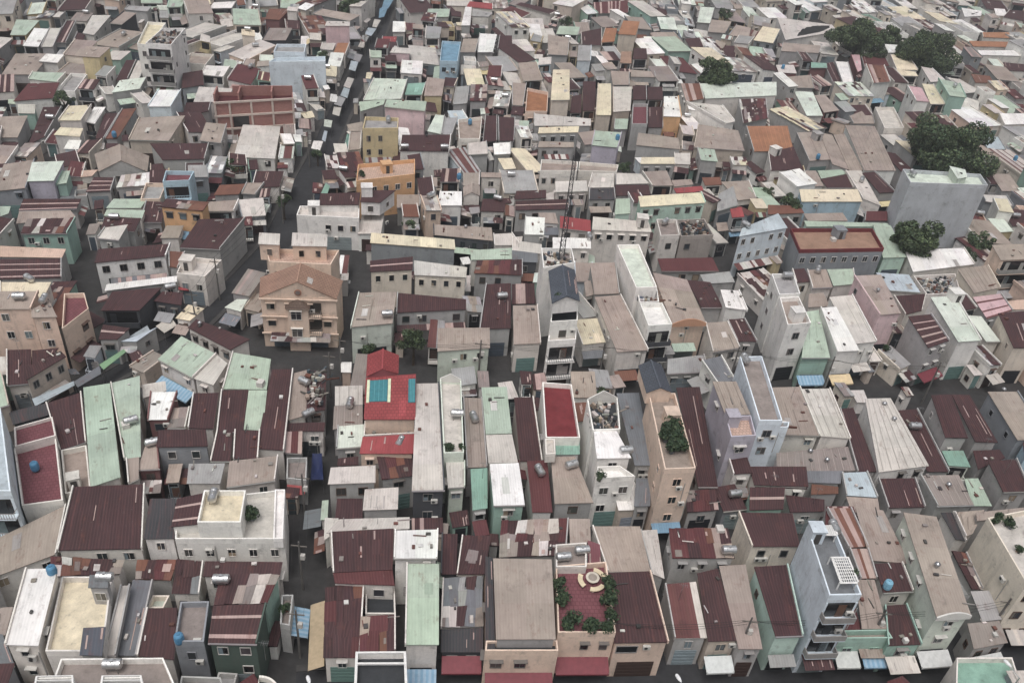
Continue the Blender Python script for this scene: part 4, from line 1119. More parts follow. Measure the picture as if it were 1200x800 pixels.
def house_parts(h, rr):
    """[(part name, mesh, [(sub-part name, mesh)])] for a house; h.w = roof corners at h.h"""
    parts = []; W, Ln = qlen(h.w)
    h.style = rr.choice([0, 0, 1, 2, 3]); h.winw = rr.uniform(.7, 1.15); h.loggia = rr.random() < .3 and not h.label; h.solidrail = rr.random() < .5
    wcol = jit(C(h.wall), .05, rr); h.wcol = wcol
    h.frame = jit(rr.choice([lin('c9c5c0'), lin('8f8b88'), lin('6f6a66'), lin('5b4a42'), mul(wcol, .9), mul(wcol, .75)]), .05, rr)
    h.railcol = jit(rr.choice([wcol, lin('d9d6d1'), lin('4a4c50'), lin('9a9794')]), .05, rr)
    block(parts, h, rr, wcol, 0.0)
    for u in h.ups:
        u.style, u.winw, u.loggia, u.solidrail, u.frame, u.railcol = h.style, h.winw, False, h.solidrail, h.frame, h.railcol
        u.solo = getattr(h, 'solo', False)
        sub = []; block(sub, u, rr, jit(C(u.wall), .04, rr), max(0.0, h.h-1.0) if u.rel >= 0.2 and u.spec != 'M' and u.rel < 2.6 and h.typ == 'f' else 0.0)
        w = [s for s in sub if s[0] == 'wall'][0]
        parts.append(('rooftop_room' if u.rel > 0 else 'lower_wing', w[1], [(s[0], s[1]) for s in sub if s is not w]))
        u.parent_h = h
    return parts

def block(parts, h, rr, wcol, z0):
    q = h.w; z = h.h; col = jit(C(h.spec, ROOF), .05, rr); W, Ln = qlen(q); typ = h.typ; fl = [f[0] for f in h.flags]
    wm = 'brick' if typ == 'c' else 'plaster'
    if typ in ('f', 'O', 'r', 'c'):
        if typ == 'r':
            ctr = bil(q, .0, 1.0); rad = (q[1]-q[0]).length*1.05
            q = [ctr]+[ctr+Vector((math.cos(t), math.sin(t), 0))*rad for t in [math.pi*.55*i/12 for i in range(13)]]
        hp = min(.8, max(.3, (z-z0)*.3)); zf = z-hp
        wmb = MB(); wmb.hexa(q, z0, zf, wm, wcol, cap=False); 
        n = len(q); pm = MB(); inn = inset(q, .17) if n == 4 else [lerp(p, q[0], .1) if i else p+(q[7]-q[0]).normalized()*.2 for i, p in enumerate(q)]
        rim = mul(wcol, 1.08) if h.spec != 'n' else lin('7a3f42')
        for i in range(n):
            j = (i+1) % n
            pm.hexa([q[i], q[j], inn[j], inn[i]], zf, z, 'plaster' if typ != 'c' else wm, rim if typ != 'c' else wcol)
        fm = MB(); fcol = col
        ou = rr.uniform(0, 200)
        qq = q if n != 4 else q
        P = [Vector((p.x, p.y, zf-.002)) for p in qq]
        ar = sum(P[i].x*P[(i+1) % n].y-P[(i+1) % n].x*P[i].y for i in range(n))
        if ar < 0: P = P[::-1]
        e0 = (P[1]-P[0]).normalized(); n0 = Z.cross(e0)
        tiled = h.spec in 'dq' and not h.fill
        fm.face(P, 'clay_tile' if tiled else 'concrete', fcol, [(ou+(p-P[0]).dot(e0), ou+(p-P[0]).dot(n0)) for p in P])
        parts.append(('wall', wmb, [])); parts.append(('terrace_floor', fm, []))
        parts.append(('parapet', pm, []))
        if typ == 'O':
            om = MB(); t = .22
            for u0, u1, v0, v1 in ((0, 1, 0, .04), (0, 1, .26, .3), (0, 1, .96, 1), (0, .05, 0, 1), (.95, 1, 0, 1)):
                om.hexa([bil(q, u0, v0), bil(q, u1, v0), bil(q, u1, v1), bil(q, u0, v1)], z+.01+(u1-u0)*.01, z+.22+(u1-u0)*.01, 'paint', lin('e9e7e4'), bot=True)
            parts.append(('pergola_frame', om, []))
        if typ == 'c':
            a, b = q[3], q[2]; e, nn, L = frame_of(a, b); cm = MB(); cc = lin('cbbcb2')
            for i in range(5):
                x = [0, .18, .45, .72, .985][i]*L; cm.box(Vector((a.x, a.y, 0))+e*x, e*.42, Z*(z+.05), nn*.3, 'paint', cc)
            for k in range(3): cm.box(Vector((a.x, a.y, z-.3-k*3.1))-e*.1, e*(L+.2), Z*.4, nn*.36, 'paint', cc)
            parts.append(('concrete_frame', cm, []))
            dm = MB(); dm.box(Vector((a.x, a.y, z-6.0))+e*(L*.22), e*(L*.2), Z*2.4, nn*.05, 'dark_glass', (.02, .02, .022)); parts.append(('dark_bay_panel', dm, []))  # dark panel laid on the brick paints the shade inside an open bay
            im = MB()
            for u in (.0, .3, .72):
                im.hexa([bil(q, u, .1), bil(q, u+.02, .1), bil(q, u+.02, .9), bil(q, u, .9)], zf, z+1.6, wm, wcol)
            im.hexa([bil(q, .2, .0), bil(q, 1, .0), bil(q, 1, .05), bil(q, .2, .05)], zf, z+1.5, wm, wcol)
            parts.append(('brick_partition', im, []))
    elif typ in ('g', 'h'):
        rise = {'g': .24, 'h': .3}[typ]*W
        wq = inset(q, .15); wmb = MB(); wmb.hexa(wq, z0, z, 'plaster', wcol, cap=False)
        rb, rf = bil(q, .5, 0)+Z*rise, bil(q, .5, 1)+Z*rise
        mat = 'clay_tile' if h.spec in 'nrs' else 'corrugated_tin'
        if typ == 'h': rb, rf = bil(q, .5, .3)+Z*rise, bil(q, .5, .7)+Z*rise
        if typ == 'g':
            for a, b, r in ((wq[3], wq[2], rf), (wq[0], wq[1], rb)):
                s = .12 if r is rf else -.12; rr_ = r+(bil(q, .5, .5)-bil(q, .5, 1 if r is rf else 0))*.02; wmb.face([a, b, rr_-Z*.1], 'plaster', wcol)
        rm = MB()
        if typ == 'g':
            sheet_roof(rm, [q[0], rb, rf, q[3]], col, h.spec, '', mat, rr); sheet_roof(rm, [rb, q[1], q[2], rf], mul(col, .95), h.spec, '', mat, rr)
            e = (rf-rb); rm.box(rb-Vector((.1, 0, 0))+Z*.02, Vector((.2, 0, 0)), e, Z*.07, 'paint', mul(col, 1.15))
        else:
            for tri in ((q[0], rb, rf, q[3]), (rb, q[1], q[2], rf)): rm.face(tri, mat, col)
            rm.face([q[3], rf, q[2]], mat, col); rm.face([q[1], rb, q[0]], mat, col)
        parts.append(('wall', wmb, [])); parts.append(('roof', rm, []))
    else:
        t = 1.0 if typ == 't' else min(.32, .04*Ln)
        zs = [z+t, z+t, z-t, z-t]
        if not h.fill:
            rq = [at(x, y, zz) for (x, y), zz in zip(h.q, zs)]
        else:
            t2 = rr.uniform(-.35, .35)*min(1, W/5); t3 = rr.uniform(.2, 1.6); zs = [z+t*t3+t2, z+t*t3-t2, z-t*t3-t2, z-t*t3+t2]; rq = [Vector((p.x, p.y, zz)) for p, zz in zip(q, zs)]
        wq = inset(rq, .18); wmb = MB(); wmb.hexa(wq, z0, [zz-.1 for zz in zs], 'plaster', wcol, cap=True, topcol=(.03, .03, .03))
        rm = MB(); sheet_roof(rm, rq, col, h.spec, typ if typ != 't' else '', 'clay_tile' if typ == 't' else 'corrugated_tin', rr)
        parts.append(('wall', wmb, [])); parts.append(('roof', rm, []))
        if typ != 't' and Ln > 4 and not h.sub:
            for side in (0, 1):
                if rr.random() < .42:
                    pm = MB(); a, b = (rq[0], rq[3]) if side == 0 else (rq[1], rq[2]); o = (rq[1]-rq[0]).normalized()*(.16 if side == 0 else -.16)
                    pm.hexa([a, b, b+o, a+o], [a.z-.3, b.z-.3, b.z-.3, a.z-.3], [a.z+.28, b.z+.28, b.z+.28, a.z+.28], 'plaster', mul(wcol, 1.03)); parts.append(('side_parapet', pm, []))
            if rr.random() < .3:
                gm = MB(); a, b = rq[3], rq[2]; e, nn, L = frame_of(a, b); gm.box(a-Z*.16, b-a, nn*.16, Z*.12, 'paint', jit(lin('8d8a88'), .2, rr)); parts.append(('gutter', gm, []))
        h.rq = rq
    if typ not in ('r',):
        wq2 = h.w if typ in 'fOc' and typ else wq
        facade(parts, wq2[3], wq2[2], z, h, rr, 2, wcol, z0)
        if 'W' in fl or h.fill or rr.random() < .35:
            facade(parts, wq2[2], wq2[1], z, h, rr, 1, wcol, z0); facade(parts, wq2[0], wq2[3], z, h, rr, 3, wcol, z0)
    aws = [f for f in h.flags if f[0] == 'a']
    for i, f in enumerate(aws):
        c, s = AWC[f[1]]; sd = f.split(':')[1]
        a, b = {'f': (h.w[3], h.w[2]), 'r': (h.w[2], h.w[1]), 'l': (h.w[0], h.w[3])}[sd]
        k = len(aws); a2, b2 = lerp(a, b, i/k+.03), lerp(a, b, (i+1)/k-.03)
        parts.append(('awning', awning_mb(a2, b2, jit(lin(c), .05, rr), s), []))
    if not aws and not h.sub and typ not in ('O', 'r'):
        for sd, (ia, ib) in enumerate(((3, 2), (2, 1), (0, 3))):
            if rr.random() > (.62, .3, .3)[sd]: continue
            a, b = h.w[ia], h.w[ib]; e, nn, L = frame_of(a, b)
            if L < 1.6 or z-z0 < 4: continue
            u0 = rr.uniform(0, .25) if L > 4 else .02; u1 = rr.uniform(.7, 1) if L > 4 else .98; a, b = lerp(a, b, u0), lerp(a, b, u1)
            m = (a+b)/2; za = rr.uniform(2.6, min(3.6, z-1.2)); dp = rr.uniform(.9, 2.3)
            if seen(Vector((m.x, m.y, za))+nn*dp*.8, 1.0):
                k = rr.choice('mmmbbggllRMGt' if rr.random() < .9 else 'uytr'); lm = MB(); A, B = Vector((a.x, a.y, za+.25)), Vector((b.x, b.y, za+.25))
                sheet_roof(lm, [A, B, B+nn*dp-Z*.5, A+nn*dp-Z*.5], jit(C(k, ROOF), .1, rr), k, rr.choice(['', '', 'l', 'p', 'S']), 'corrugated_tin', rr, .05)
                parts.append(('awning', lm, []))
    zf = z-.8 if typ in 'fOrc' and typ else z
    for f in h.flags:
        k = f[0]
        if k in 'vkCHA' and (',' in f):
            u, v = map(float, f[1:].split(',')); p = bil(q, u, v); p.z = zf; mb = MB(); e = (q[1]-q[0]).normalized(); g = Vector((-e.y, e.x, 0))
            if k == 'v': mb.box(p-Z*.2, e*.5, g*.5, Z*.55, 'paint', lin('d6d3ce')); parts.append(('vent', mb, []))
            elif k == 'k': mb.box(p-Z*.3, e*.9, g*1.0, Z*.9, 'plaster', lin('cfcac4')); parts.append(('roof_hatch', mb, []))
            elif k == 'C':
                mb.tube(p-Z*.3, p+Z*.35, .18, .18, 10, 'bare_metal', (.45, .45, .45))
                for a in range(4): mb.tube(p+Z*(.35+.12*a), p+Z*(.47+.12*a), (.2, .33, .36, .28)[a], (.33, .36, .28, .08)[a], 12, 'bare_metal', (.4, .4, .41), cap=a in (0, 3))
                parts.append(('roof_vent', mb, []))
            elif k == 'H':
                s = min(2.0, W*.45); mb.box(p-e*s/2-g*s/2, e*s, g*s, Z*1.9, 'plaster', wcol); mb.box(p-e*(s/2+.1)-g*(s/2+.1)+Z*1.9, e*(s+.2), g*(s+.2), Z*.12, 'concrete', mul(wcol, .9))
                dm = MB(); dm.box(p-e*.35-g*(s/2+.04), e*.7, g*.03, Z*1.6, 'paint', lin('4d4a48')); parts.append(('stair_box', mb, [('door', dm)]))
            elif k == 'A':
                mb.box(p-Z*.1, e*.8, g*.35, Z*.6, 'paint', lin('c9c6c0')); parts.append(('air_conditioner', mb, []))
    for f in h.flags:
        if f[0] == 'l' and f.count(',') == 3:
            u0, v0, u1, v1 = map(float, f[1:].split(',')); lm = MB(); zz = z+.35; wc = lin('e6e4e1')
            P = [bil(q, u, v) for u, v in ((u0, v0), (u1, v0), (u1, v1), (u0, v1))]
            for i in range(9):
                for A, B, C_, E in ((P[0], P[1], P[3], P[2]), (P[0], P[3], P[1], P[2])):
                    a, b = lerp(A, B, i/8), lerp(C_, E, i/8); w_ = (B-A).normalized()*(.09 if i not in (0, 8) else .2); lm.hexa([a, b, b+w_, a+w_], zz+(.03 if A is P[0] and B is P[3] else 0), zz+.07+(.03 if A is P[0] and B is P[3] else 0), 'paint', wc, bot=True)
            for p in P: lm.box(Vector((p.x-.06, p.y-.06, zf)), Vector((.12, 0, 0)), Vector((0, .12, 0)), Z*(zz-zf), 'paint', wc)
            parts.append(('white_grille', lm, []))
    if 'S' in fl:
        for u0, u1, v0, v1 in ((.09, .44, .10, .60), (.85, .99, .12, .64)):
            P = [bil(h.rq, u, v)+Z*.12 for u, v in ((u0, v0), (u0, v1), (u1, v1), (u1, v0))]; mb = MB()
            mb.hexa([P[0], P[1], P[2], P[3]], [p.z-.15 for p in P], [p.z for p in P], 'dark_glass', lin('3f7f88'))
            for i in range(1, 4): 
                A, B = lerp(P[0], P[3], i/4), lerp(P[1], P[2], i/4); mb.box(A, B-A, Vector((.06, 0, 0)), Z*.03, 'paint', lin('5d9aa0'))
            cm = MB()
            for s0, s1 in (((u0-.06, u0-.005), (u1+.005, u1+.06)) if u0 < .5 else ()):
                Q = [bil(h.rq, u, v)+Z*.1 for u, v in ((s0, v0-.02), (s0, v1+.02), (s1, v1+.02), (s1, v0-.02))]; cm.hexa(Q, [p.z-.12 for p in Q], [p.z for p in Q], 'paint', lin('d9e0c0'))
            parts.append(('glass_panel', mb, [('panel_border', cm)] if cm.f else []))
    if h.label and not h.sub and typ in ('', 'l', 'p', 'm', 's', 'S', 'd', 'e') and rr.random() < .6:
        for i in range(rr.randint(2, 5)):
            dm = MB()
            p = bil(h.rq, rr.uniform(.08, .9), rr.uniform(.06, .9))+Z*.08; ee = h.w[1]-h.w[0]; a = math.atan2(ee.y, ee.x)+rr.choice([0, 1.57])+rr.uniform(-.15, .15); e = Vector((math.cos(a), math.sin(a), 0)); g = Vector((-e.y, e.x, 0)); t = rr.random()
            c = jit(rr.choice([lin('cfcac4'), lin('8d8680'), lin('4d4a49'), lin('6d4a42')]), .2, rr)
            if t < .35: dm.box(p, e*rr.uniform(.6, 1.7), g*.12, Z*.07, 'paint', c)
            else: dm.box(p, e*rr.uniform(.25, .6), g*rr.uniform(.2, .5), Z*rr.uniform(.08, .3), 'paint', c)
            parts.append(('loose_board' if t < .35 else 'roof_weight', dm, []))
    if 'Q' in fl or 'N' in fl:
        pm = MB()
        if typ == 'f' and 'Q' in fl: a, b = q[0], q[1]
        else: a, b = q[3], q[2]
        e, nn, L = frame_of(a, b); n = 12; rise = L*.32 if typ == 'f' else L*.16
        P = []
        for i in range(n+1):
            t = i/n; hgt = rise*(1-abs(2*t-1)) if typ == 'f' and 'Q' in fl else rise*math.sin(math.pi*t)
            P.append(Vector((a.x, a.y, z-.3))+e*(L*t)+Z*(.35+hgt))
        for i in range(n):
            p, r = P[i], P[i+1]; pm.hexa([p, r, r+nn*.18, p+nn*.18], z-.5, [p.z, r.z, r.z, p.z], 'plaster', lin('dcd9d4') if h.wall != 'q' else lin('c79a80'))
        parts.append(('pediment', pm, []))
    if 'X' in fl:                     # the villa's front: bay with a small hipped roof, attic window, stacked balconies, string courses
        a, b = q[3], q[2]; e, nn, L = frame_of(a, b); o = Vector((a.x, a.y, 0))
        bm = MB(); bx = o+e*(L*.36); bm.box(bx, e*(L*.27), nn*.9, Z*(z-1.2), 'plaster', wcol); 
        hp = MB(); c0 = bx-e*.3-nn*.0+Z*(z-1.2); tip = bx+e*(L*.135)+nn*.2+Z*(z-.1); A = [c0, c0+nn*1.3, c0+nn*1.3+e*(L*.27+.6), c0+e*(L*.27+.6)]
        for i in range(3): hp.face([A[i], A[i+1], tip], 'clay_tile', lin('6b5a50'))
        hp.face([A[3], A[2], A[1], A[0]], 'paint', lin('8a7466'))
        parts.append(('bay', bm, [('bay_roof', hp)]))
        am = MB(); ac = bil(q, .5, 1)+Z*(.24*W*.55)-e*0
        ac = Vector((ac.x, ac.y, z+.95))-nn*.13; am.tube(ac, ac+nn*.1, .55, .55, 20, 'paint', lin('a8745a')); am.tube(ac+nn*.1, ac+nn*.14, .4, .4, 20, 'dark_glass', (.25, .2, .18)); parts.append(('round_window', am, []))
        sm = MB()
        for zz in (z-.35, z-3.6, z-6.8): sm.box(o-e*.1+Z*zz-nn*.05, e*(L+.2), nn*.22, Z*.18, 'plaster', mul(wcol, 1.06))
        parts.append(('string_course', sm, []))
        for zz in (z-3.2, z-6.4):
            bb = MB(); p = o+e*(L*.63)+Z*zz; bb.box(p, e*1.9, nn*1.0, Z*.15, 'plaster', wcol); bb.box(p+Z*.15, e*1.9, nn*.02, Z*2.2, 'dark_glass', (.05, .045, .04)); railing(bb, p+Z*.15, e, nn, 1.9, 1.0, lin('8a8078'), False)
            parts.append(('balcony', bb, []))
        for t, zz in ((.47, z-2.6), (.47, z-5.9)):
            parts.append(('window', window_mb(o+e*(L*t)+nn*.9+Z*zz, e, nn, 1.5, 1.6, lin('ddd8d0'), 2, rr), []))

# ------------------------------------------------------------------ labels
marks = [h for h in solo if h.short]
def desc(h):
    d = CW[h.spec]
    t = {'p': ' patched roof', 'S': ' striped roof', 'y': ' striped roof', 'f': ' roof terrace', 'g': ' gabled', 's': ' ribbed roof', 't': ' tiled roof', 'h': ' hipped roof', 'O': ' open framed'}.get(h.typ, ' tin roof')
    if d == 'red floored' and h.typ != 'f': d = 'plum red'
    sz = sum(1 for _ in ()) or area_px(h.q)
    if h.typ == 'h': t = ' hipped roof'
    return d+t+' house'
def rel(h, m):
    dx, dy = h.cx-m.cx, h.cy-m.cy
    if abs(dx) > abs(dy)*1.15: return 'left of' if dx < 0 else 'right of'
    return 'behind' if dy < 0 else 'in front of'
groups = {}
used = set()
for h in sorted([h for h in solo if not h.label], key=lambda h: -h.vis):
    near = sorted(marks, key=lambda m: (h.cx-m.cx)**2+(h.cy-m.cy)**2)[:4]
    d = desc(h); pick = None
    for m in near[:3]:
        if (d, rel(h, m), m.short) not in groups: pick = m; break
    pick = pick or near[0]
    groups.setdefault((d, rel(h, pick), pick.short), []).append((math.hypot(h.cx-pick.cx, h.cy-pick.cy), h))
ORD = ['nearest', 'second', 'third', 'fourth', 'fifth', 'sixth', 'seventh', 'eighth', 'ninth', 'tenth']
for (d, r, s), g in groups.items():
    g.sort(key=lambda x: x[0])
    for i, (_, h) in enumerate(g):
        h.label = f'{d} {r} the {s}' if len(g) == 1 else f'{ORD[min(i, 9)]} {d} {r} the {s}'
        h.ref = h.label.replace(' house ', ' ', 1).replace(' gabled ', ' gabled roof ')
for h in marks: h.ref = 'the '+h.short
def whereis(x, y):
    m = min(marks, key=lambda m: (x-m.cx)**2+(y-m.cy)**2)
    h = H(); h.cx, h.cy = x, y
    return rel(h, m)+' the '+m.short

# ------------------------------------------------------------------ prototypes of the small rooftop things
def steel_mb(rr):
    b = MB(); c = (.62, .62, .62); a = Vector((-.8, 0, 1.0)); ax = Vector((1, 0, 0))
    prof = [(-.95, .12), (-.88, .34), (-.78, .5), (-.4, .52), (-.36, .49), (.36, .49), (.4, .52), (.78, .5), (.88, .34), (.95, .12)]
    for (x0, r0), (x1, r1) in zip(prof, prof[1:]): b.tube((x0, 0, 1.0), (x1, 0, 1.0), r0, r1, 18, 'bare_metal', c, cap=False)
    b.tube((.94, 0, 1), (.96, 0, 1), .12, .12, 12, 'bare_metal', c); b.tube((-.96, 0, 1), (-.94, 0, 1), .12, .12, 12, 'bare_metal', c)
    b.tube((0, 0, 1.45), (0, 0, 1.6), .2, .18, 12, 'bare_metal', c)
    s = MB()
    for x in (-.5, .5):
        for y in (-.4, .4): s.box((x-.03, y-.03, 0), Vector((.06, 0, 0)), Vector((0, .06, 0)), Z*.62, 'bare_metal', (.3, .3, .3))
        s.box((x-.03, -.43, .58), Vector((.06, 0, 0)), Vector((0, .8, 0)), Z*.06, 'bare_metal', (.3, .3, .3))
    for y in (-.4, .4): s.box((-.5, y-.02, .56), Vector((1, 0, 0)), Vector((0, .04, 0)), Z*.05, 'bare_metal', (.3, .3, .3))
    return b, s
def barrel_mb(col):
    b = MB()
    prof = [(.3, .44), (.65, .48), (1.0, .48), (1.35, .45), (1.5, .32), (1.56, .16)]
    b.tube((0, 0, .27), (0, 0, .3), .4, .44, 18, 'paint', col)
    for (z0, r0), (z1, r1) in zip(prof, prof[1:]):
        b.tube((0, 0, z0), (0, 0, z1), r0, r1, 18, 'paint', col, cap=False)
    for zz in (.65, 1.0): b.tube((0, 0, zz-.03), (0, 0, zz+.03), .5, .5, 18, 'paint', mul(col, .85))
    b.tube((0, 0, 1.55), (0, 0, 1.63), .2, .18, 12, 'paint', mul(col, .8))
    s = MB()
    s.tube((0, 0, .22), (0, 0, .285), .42, .42, 12, 'bare_metal', (.25, .25, .25))
    for k in range(4):
        t = math.pi/4+k*math.pi/2; s.box((.34*math.cos(t)-.04, .34*math.sin(t)-.04, 0), Vector((.08, 0, 0)), Vector((0, .08, 0)), Z*.28, 'bare_metal', (.25, .25, .25))
    return b, s
TANK = {}
def place_tank(kind, x, y, z, rot, label):
    if kind not in TANK:
        b, s = {'K': lambda: steel_mb(R), 'U': lambda: barrel_mb(lin('5a8db0')), 'u': lambda: barrel_mb(lin('86b7cf'))}[kind]()
        r = thing('water_tank', (x, y, z), label, 'water tank', 'water tanks on the roofs')
        TANK[kind] = (r, [b.build('tank_body', r, smooth=False), s.build('tank_stand', r)])
        r.rotation_euler.z = rot; return r
    r0, ch = TANK[kind]; r = r0.copy(); COL.objects.link(r); r.location = (x, y, z); r.rotation_euler.z = rot; r['label'] = label
    for c in ch: k = c.copy(); COL.objects.link(k); k.parent = r
    return r
PLANT = []
def plant_protos():
    for k in range(4):
        rr = random.Random(50+k); p = MB(); p.tube((0, 0, 0), (0, 0, .45), .22, .32, 10, 'paint', lin(('8a5a44', '4a4a48', 'a08c7c', '6d7276')[k])); p.tube((0, 0, .43), (0, 0, .46), .3, .3, 10, 'paint', (.02, .015, .01))
        f = MB()
        for q in range(9): leafball(f, Vector((rr.uniform(-.45, .45), rr.uniform(-.45, .45), .75+rr.uniform(0, .8))), rr.uniform(.3, .5), 46, .3, GREEN, rr)
        for q in range(4): f.tube((0, 0, .4), (rr.uniform(-.4, .4), rr.uniform(-.4, .4), 1.1), .03, .015, 5, 'paint', lin('5a4c3e'))
        PLANT.append((f, p))
PROT = {}
def place_plant(x, y, z, sc, label, group):
    k = R.randrange(4)
    if k not in PROT:
        f, p = PLANT[k]; r = thing('potted_plant', (x, y, z), label, 'plant', group); PROT[k] = (r, [f.build('foliage', r), p.build('pot', r)])
    else:
        r0, ch = PROT[k]; r = r0.copy(); COL.objects.link(r); r['label'] = label; r['group'] = group
        for c in ch: q = c.copy(); COL.objects.link(q); q.parent = r
    r.location = (x, y, z); r.rotation_euler.z = R.uniform(0, 6.28); r.scale = (sc, sc, sc)
plant_protos()

# ------------------------------------------------------------------ build the houses
def kindname(h):
    if 'X' in [f[0] for f in h.flags]: return 'villa'
    return {'f': 'terrace_house', 'O': 'framed_house', 'g': 'gabled_house', 'c': 'unfinished_building', 'p': 'patched_roof_house', 'h': 'hipped_roof_house'}.get(h.typ, 'tin_roof_house')
def extras(h, rr, things):
    """free-standing things on a house's roof: tanks, plants, junk"""
    for blk in [h]+h.ups:
        tanks = [f for f in blk.flags if f[0] in 'KUu' and ',' in f]
        for f in tanks:
            u, v = map(float, f[1:].split(',')); p = bil(blk.w, u, v); z, own = down(p.x, p.y, max(p.z, h.h)+4)
            if own is not None and own >= 0 and (houses[own].typ in ('f', 'O')): z -= .8
            else: z -= .25
            things.append((f[0], p.x, p.y, max(z, 0), math.atan2((blk.w[1]-blk.w[0]).y, (blk.w[1]-blk.w[0]).x)+rr.choice([0, 0, 1.57]), u, blk))
        for f in blk.flags:
            if f[0] == 'P':
                u, v = map(float, f[1:].split(',')); p = bil(blk.w, u, v); z, own = down(p.x, p.y, max(p.z, h.h)+4)
                if own is not None and own >= 0 and houses[own].typ in ('f', 'O'): z -= .8
                for k in range(2): things.append(('P', p.x+rr.uniform(-.5, .5)*(k), p.y+rr.uniform(-.5, .5)*(k), z, 0, u, blk))
            if f == 'J': things.append(('J', 0, 0, 0, 0, 0, blk))
            if f[0] == 'T': things.append(('T',)+tuple(bil(blk.w, *map(float, f[1:].split(','))))+(0, 0, blk))
def junk_mb(blk, rr):
    mb = MB(); z = blk.h-.8 if blk.typ in 'f' and blk.typ else blk.h+.3; W, Ln = qlen(blk.w)
    for k in range(int(14+W*Ln*1.1)):
        p = bil(blk.w, rr.uniform(.1, .9), rr.uniform(.1, .9)); p.z = z
        a = rr.uniform(0, 3.14); e = Vector((math.cos(a), math.sin(a), 0)); n = Vector((-e.y, e.x, 0)); t = rr.random()
        c = jit(rr.choice([lin('8d8781'), lin('5d5853'), lin('b5aea8'), lin('6d4c42'), lin('3f4144'), lin('a39183'), lin('cfcac5'), lin('59636b')]), .2, rr)
        if t < .45: mb.box(p, e*rr.uniform(.3, 1.1), n*rr.uniform(.2, .7), Z*rr.uniform(.1, .8), 'concrete', c)
        elif t < .8: mb.box(p, e*rr.uniform(1.2, 2.6), n*rr.uniform(.06, .2), (Z+e*rr.uniform(0, .0))*rr.uniform(.05, .3), 'concrete', c)
        else: mb.tube(p, p+Z*rr.uniform(.4, .9), .25, .25, 9, 'paint', c)
    return mb
for h in solo:
    rr = random.Random(int(h.cx*13+h.cy*7)); h.solo = True
    c = (h.w[0]+h.w[1]+h.w[2]+h.w[3])/4; base = Vector((c.x, c.y, 0))
    root = thing(kindname(h), base, h.label, 'villa' if kindname(h) == 'villa' else ('building' if h.h > 10.5 else 'house'), 'houses packed into the dense quarter')
    P = house_parts(h, rr)
    if not h.flags and rr.random() < .16:
        p = bil(h.w, rr.uniform(.2, .8), rr.uniform(.1, .5)); mb = MB(); zz = h.h+(.3 if h.typ != 'f' else -.8)
        mb.tube((p.x, p.y, zz-.3), (p.x, p.y, zz+2.6), .03, .02, 5, 'bare_metal', (.4, .4, .4))
        for k in range(5): mb.tube((p.x-.5+.05*k, p.y, zz+2.5-.0), (p.x+.5-.05*k, p.y, zz+2.5), .015, .015, 4, 'bare_metal', (.4, .4, .4)) if k == 0 else mb.tube((p.x-.4+.2*k, p.y-.3, zz+2.5), (p.x-.4+.2*k, p.y+.3, zz+2.5), .015, .015, 4, 'bare_metal', (.4, .4, .4))
        P.append(('antenna', mb, []))
    for nm, mb, subs in P:
        o = mb.build(nm, root, base=base)
        if o is None: continue
        for sn, sm in subs: sm.build(sn, o, base=base)
    th = []; extras(h, rr, th)
    nt = [t for t in th if t[0] in 'KUu']
    if not nt and not h.flags and not h.short and rr.random() < .12 and h.vis > 40:
        th.append((rr.choice('KKKKU'), c.x+rr.uniform(-.25, .25)*3, c.y+2, h.h-.2 if h.typ != 'f' else h.h-.8, rr.uniform(0, 3), .5, h)); nt = th[-1:]
    nt.sort(key=lambda t: t[5])
    seen_pl = 0
    for t in th:
        if t[0] in 'KUu':
            kind = {'K': 'steel tank', 'U': 'blue barrel', 'u': 'light blue barrel'}[t[0]]
            same = [x for x in nt if x[0] == t[0]]
            pre = '' if len(same) == 1 else ('leftmost ' if t is same[0] else 'rightmost ' if t is same[-1] else 'middle ')
            place_tank(t[0], t[1], t[2], t[3], t[4], (f'{pre}{kind} on {h.ref}'))
        elif t[0] == 'P':
            place_plant(t[1], t[2], t[3], rr.uniform(.5, .85)*(1.9 if h.short and ('tree' in h.short or 'peach' in h.short) else 1.5 if h.short and 'round table' in h.short else 1), f'potted plant on {h.ref}', f'potted plants on {h.ref}')
        elif t[0] == 'J':
            o = junk_mb(t[6], rr).build('rooftop_junk'); o['kind'] = 'stuff'; o['label'] = f'scrap lying on {h.ref}'
        elif t[0] == 'T':
            x, y, z = t[1], t[2], h.h-.8; g = 'round table set on the red terrace'
            r = thing('round_table', (x, y, z), 'round cream stone table on the red tiled roof terrace', 'table', g)
            m = MB(); m.tube((0, 0, .68), (0, 0, .78), .75, .78, 24, 'concrete', lin('d8cfc0')); m.tube((0, 0, .781), (0, 0, .79), .5, .5, 20, 'concrete', lin('a59a90')); m.build('table_top', r); m = MB(); m.tube((0, 0, 0), (0, 0, .68), .3, .22, 12, 'concrete', lin('c9bfb0')); m.build('table_base', r)
            for a0, wd in ((.2, 'right'), (-1.75, 'front'), (2.75, 'left')):
                r = thing('curved_bench', (x, y, z), f'curved cream stone bench on the {wd} side of the round terrace table', 'bench', g)
                m = MB(); a = [a0+1.25*i/8 for i in range(9)]
                for i in range(8):
                    Q = [Vector((q*math.cos(t_), q*math.sin(t_), 0)) for q, t_ in ((1.1, a[i]), (1.1, a[i+1]), (1.65, a[i+1]), (1.65, a[i]))]; m.hexa(Q, .36, .48, 'concrete', lin('e2d2b4'))
                m.build('seat', r); m = MB()
                for i in (1, 6):
                    Q = [Vector((q*math.cos(t_), q*math.sin(t_), 0)) for q, t_ in ((1.2, a[i]), (1.2, a[i+1]), (1.5, a[i+1]), (1.5, a[i]))]; m.hexa(Q, 0, .36, 'concrete', lin('c9bfb0'))
                m.build('bench_base', r)

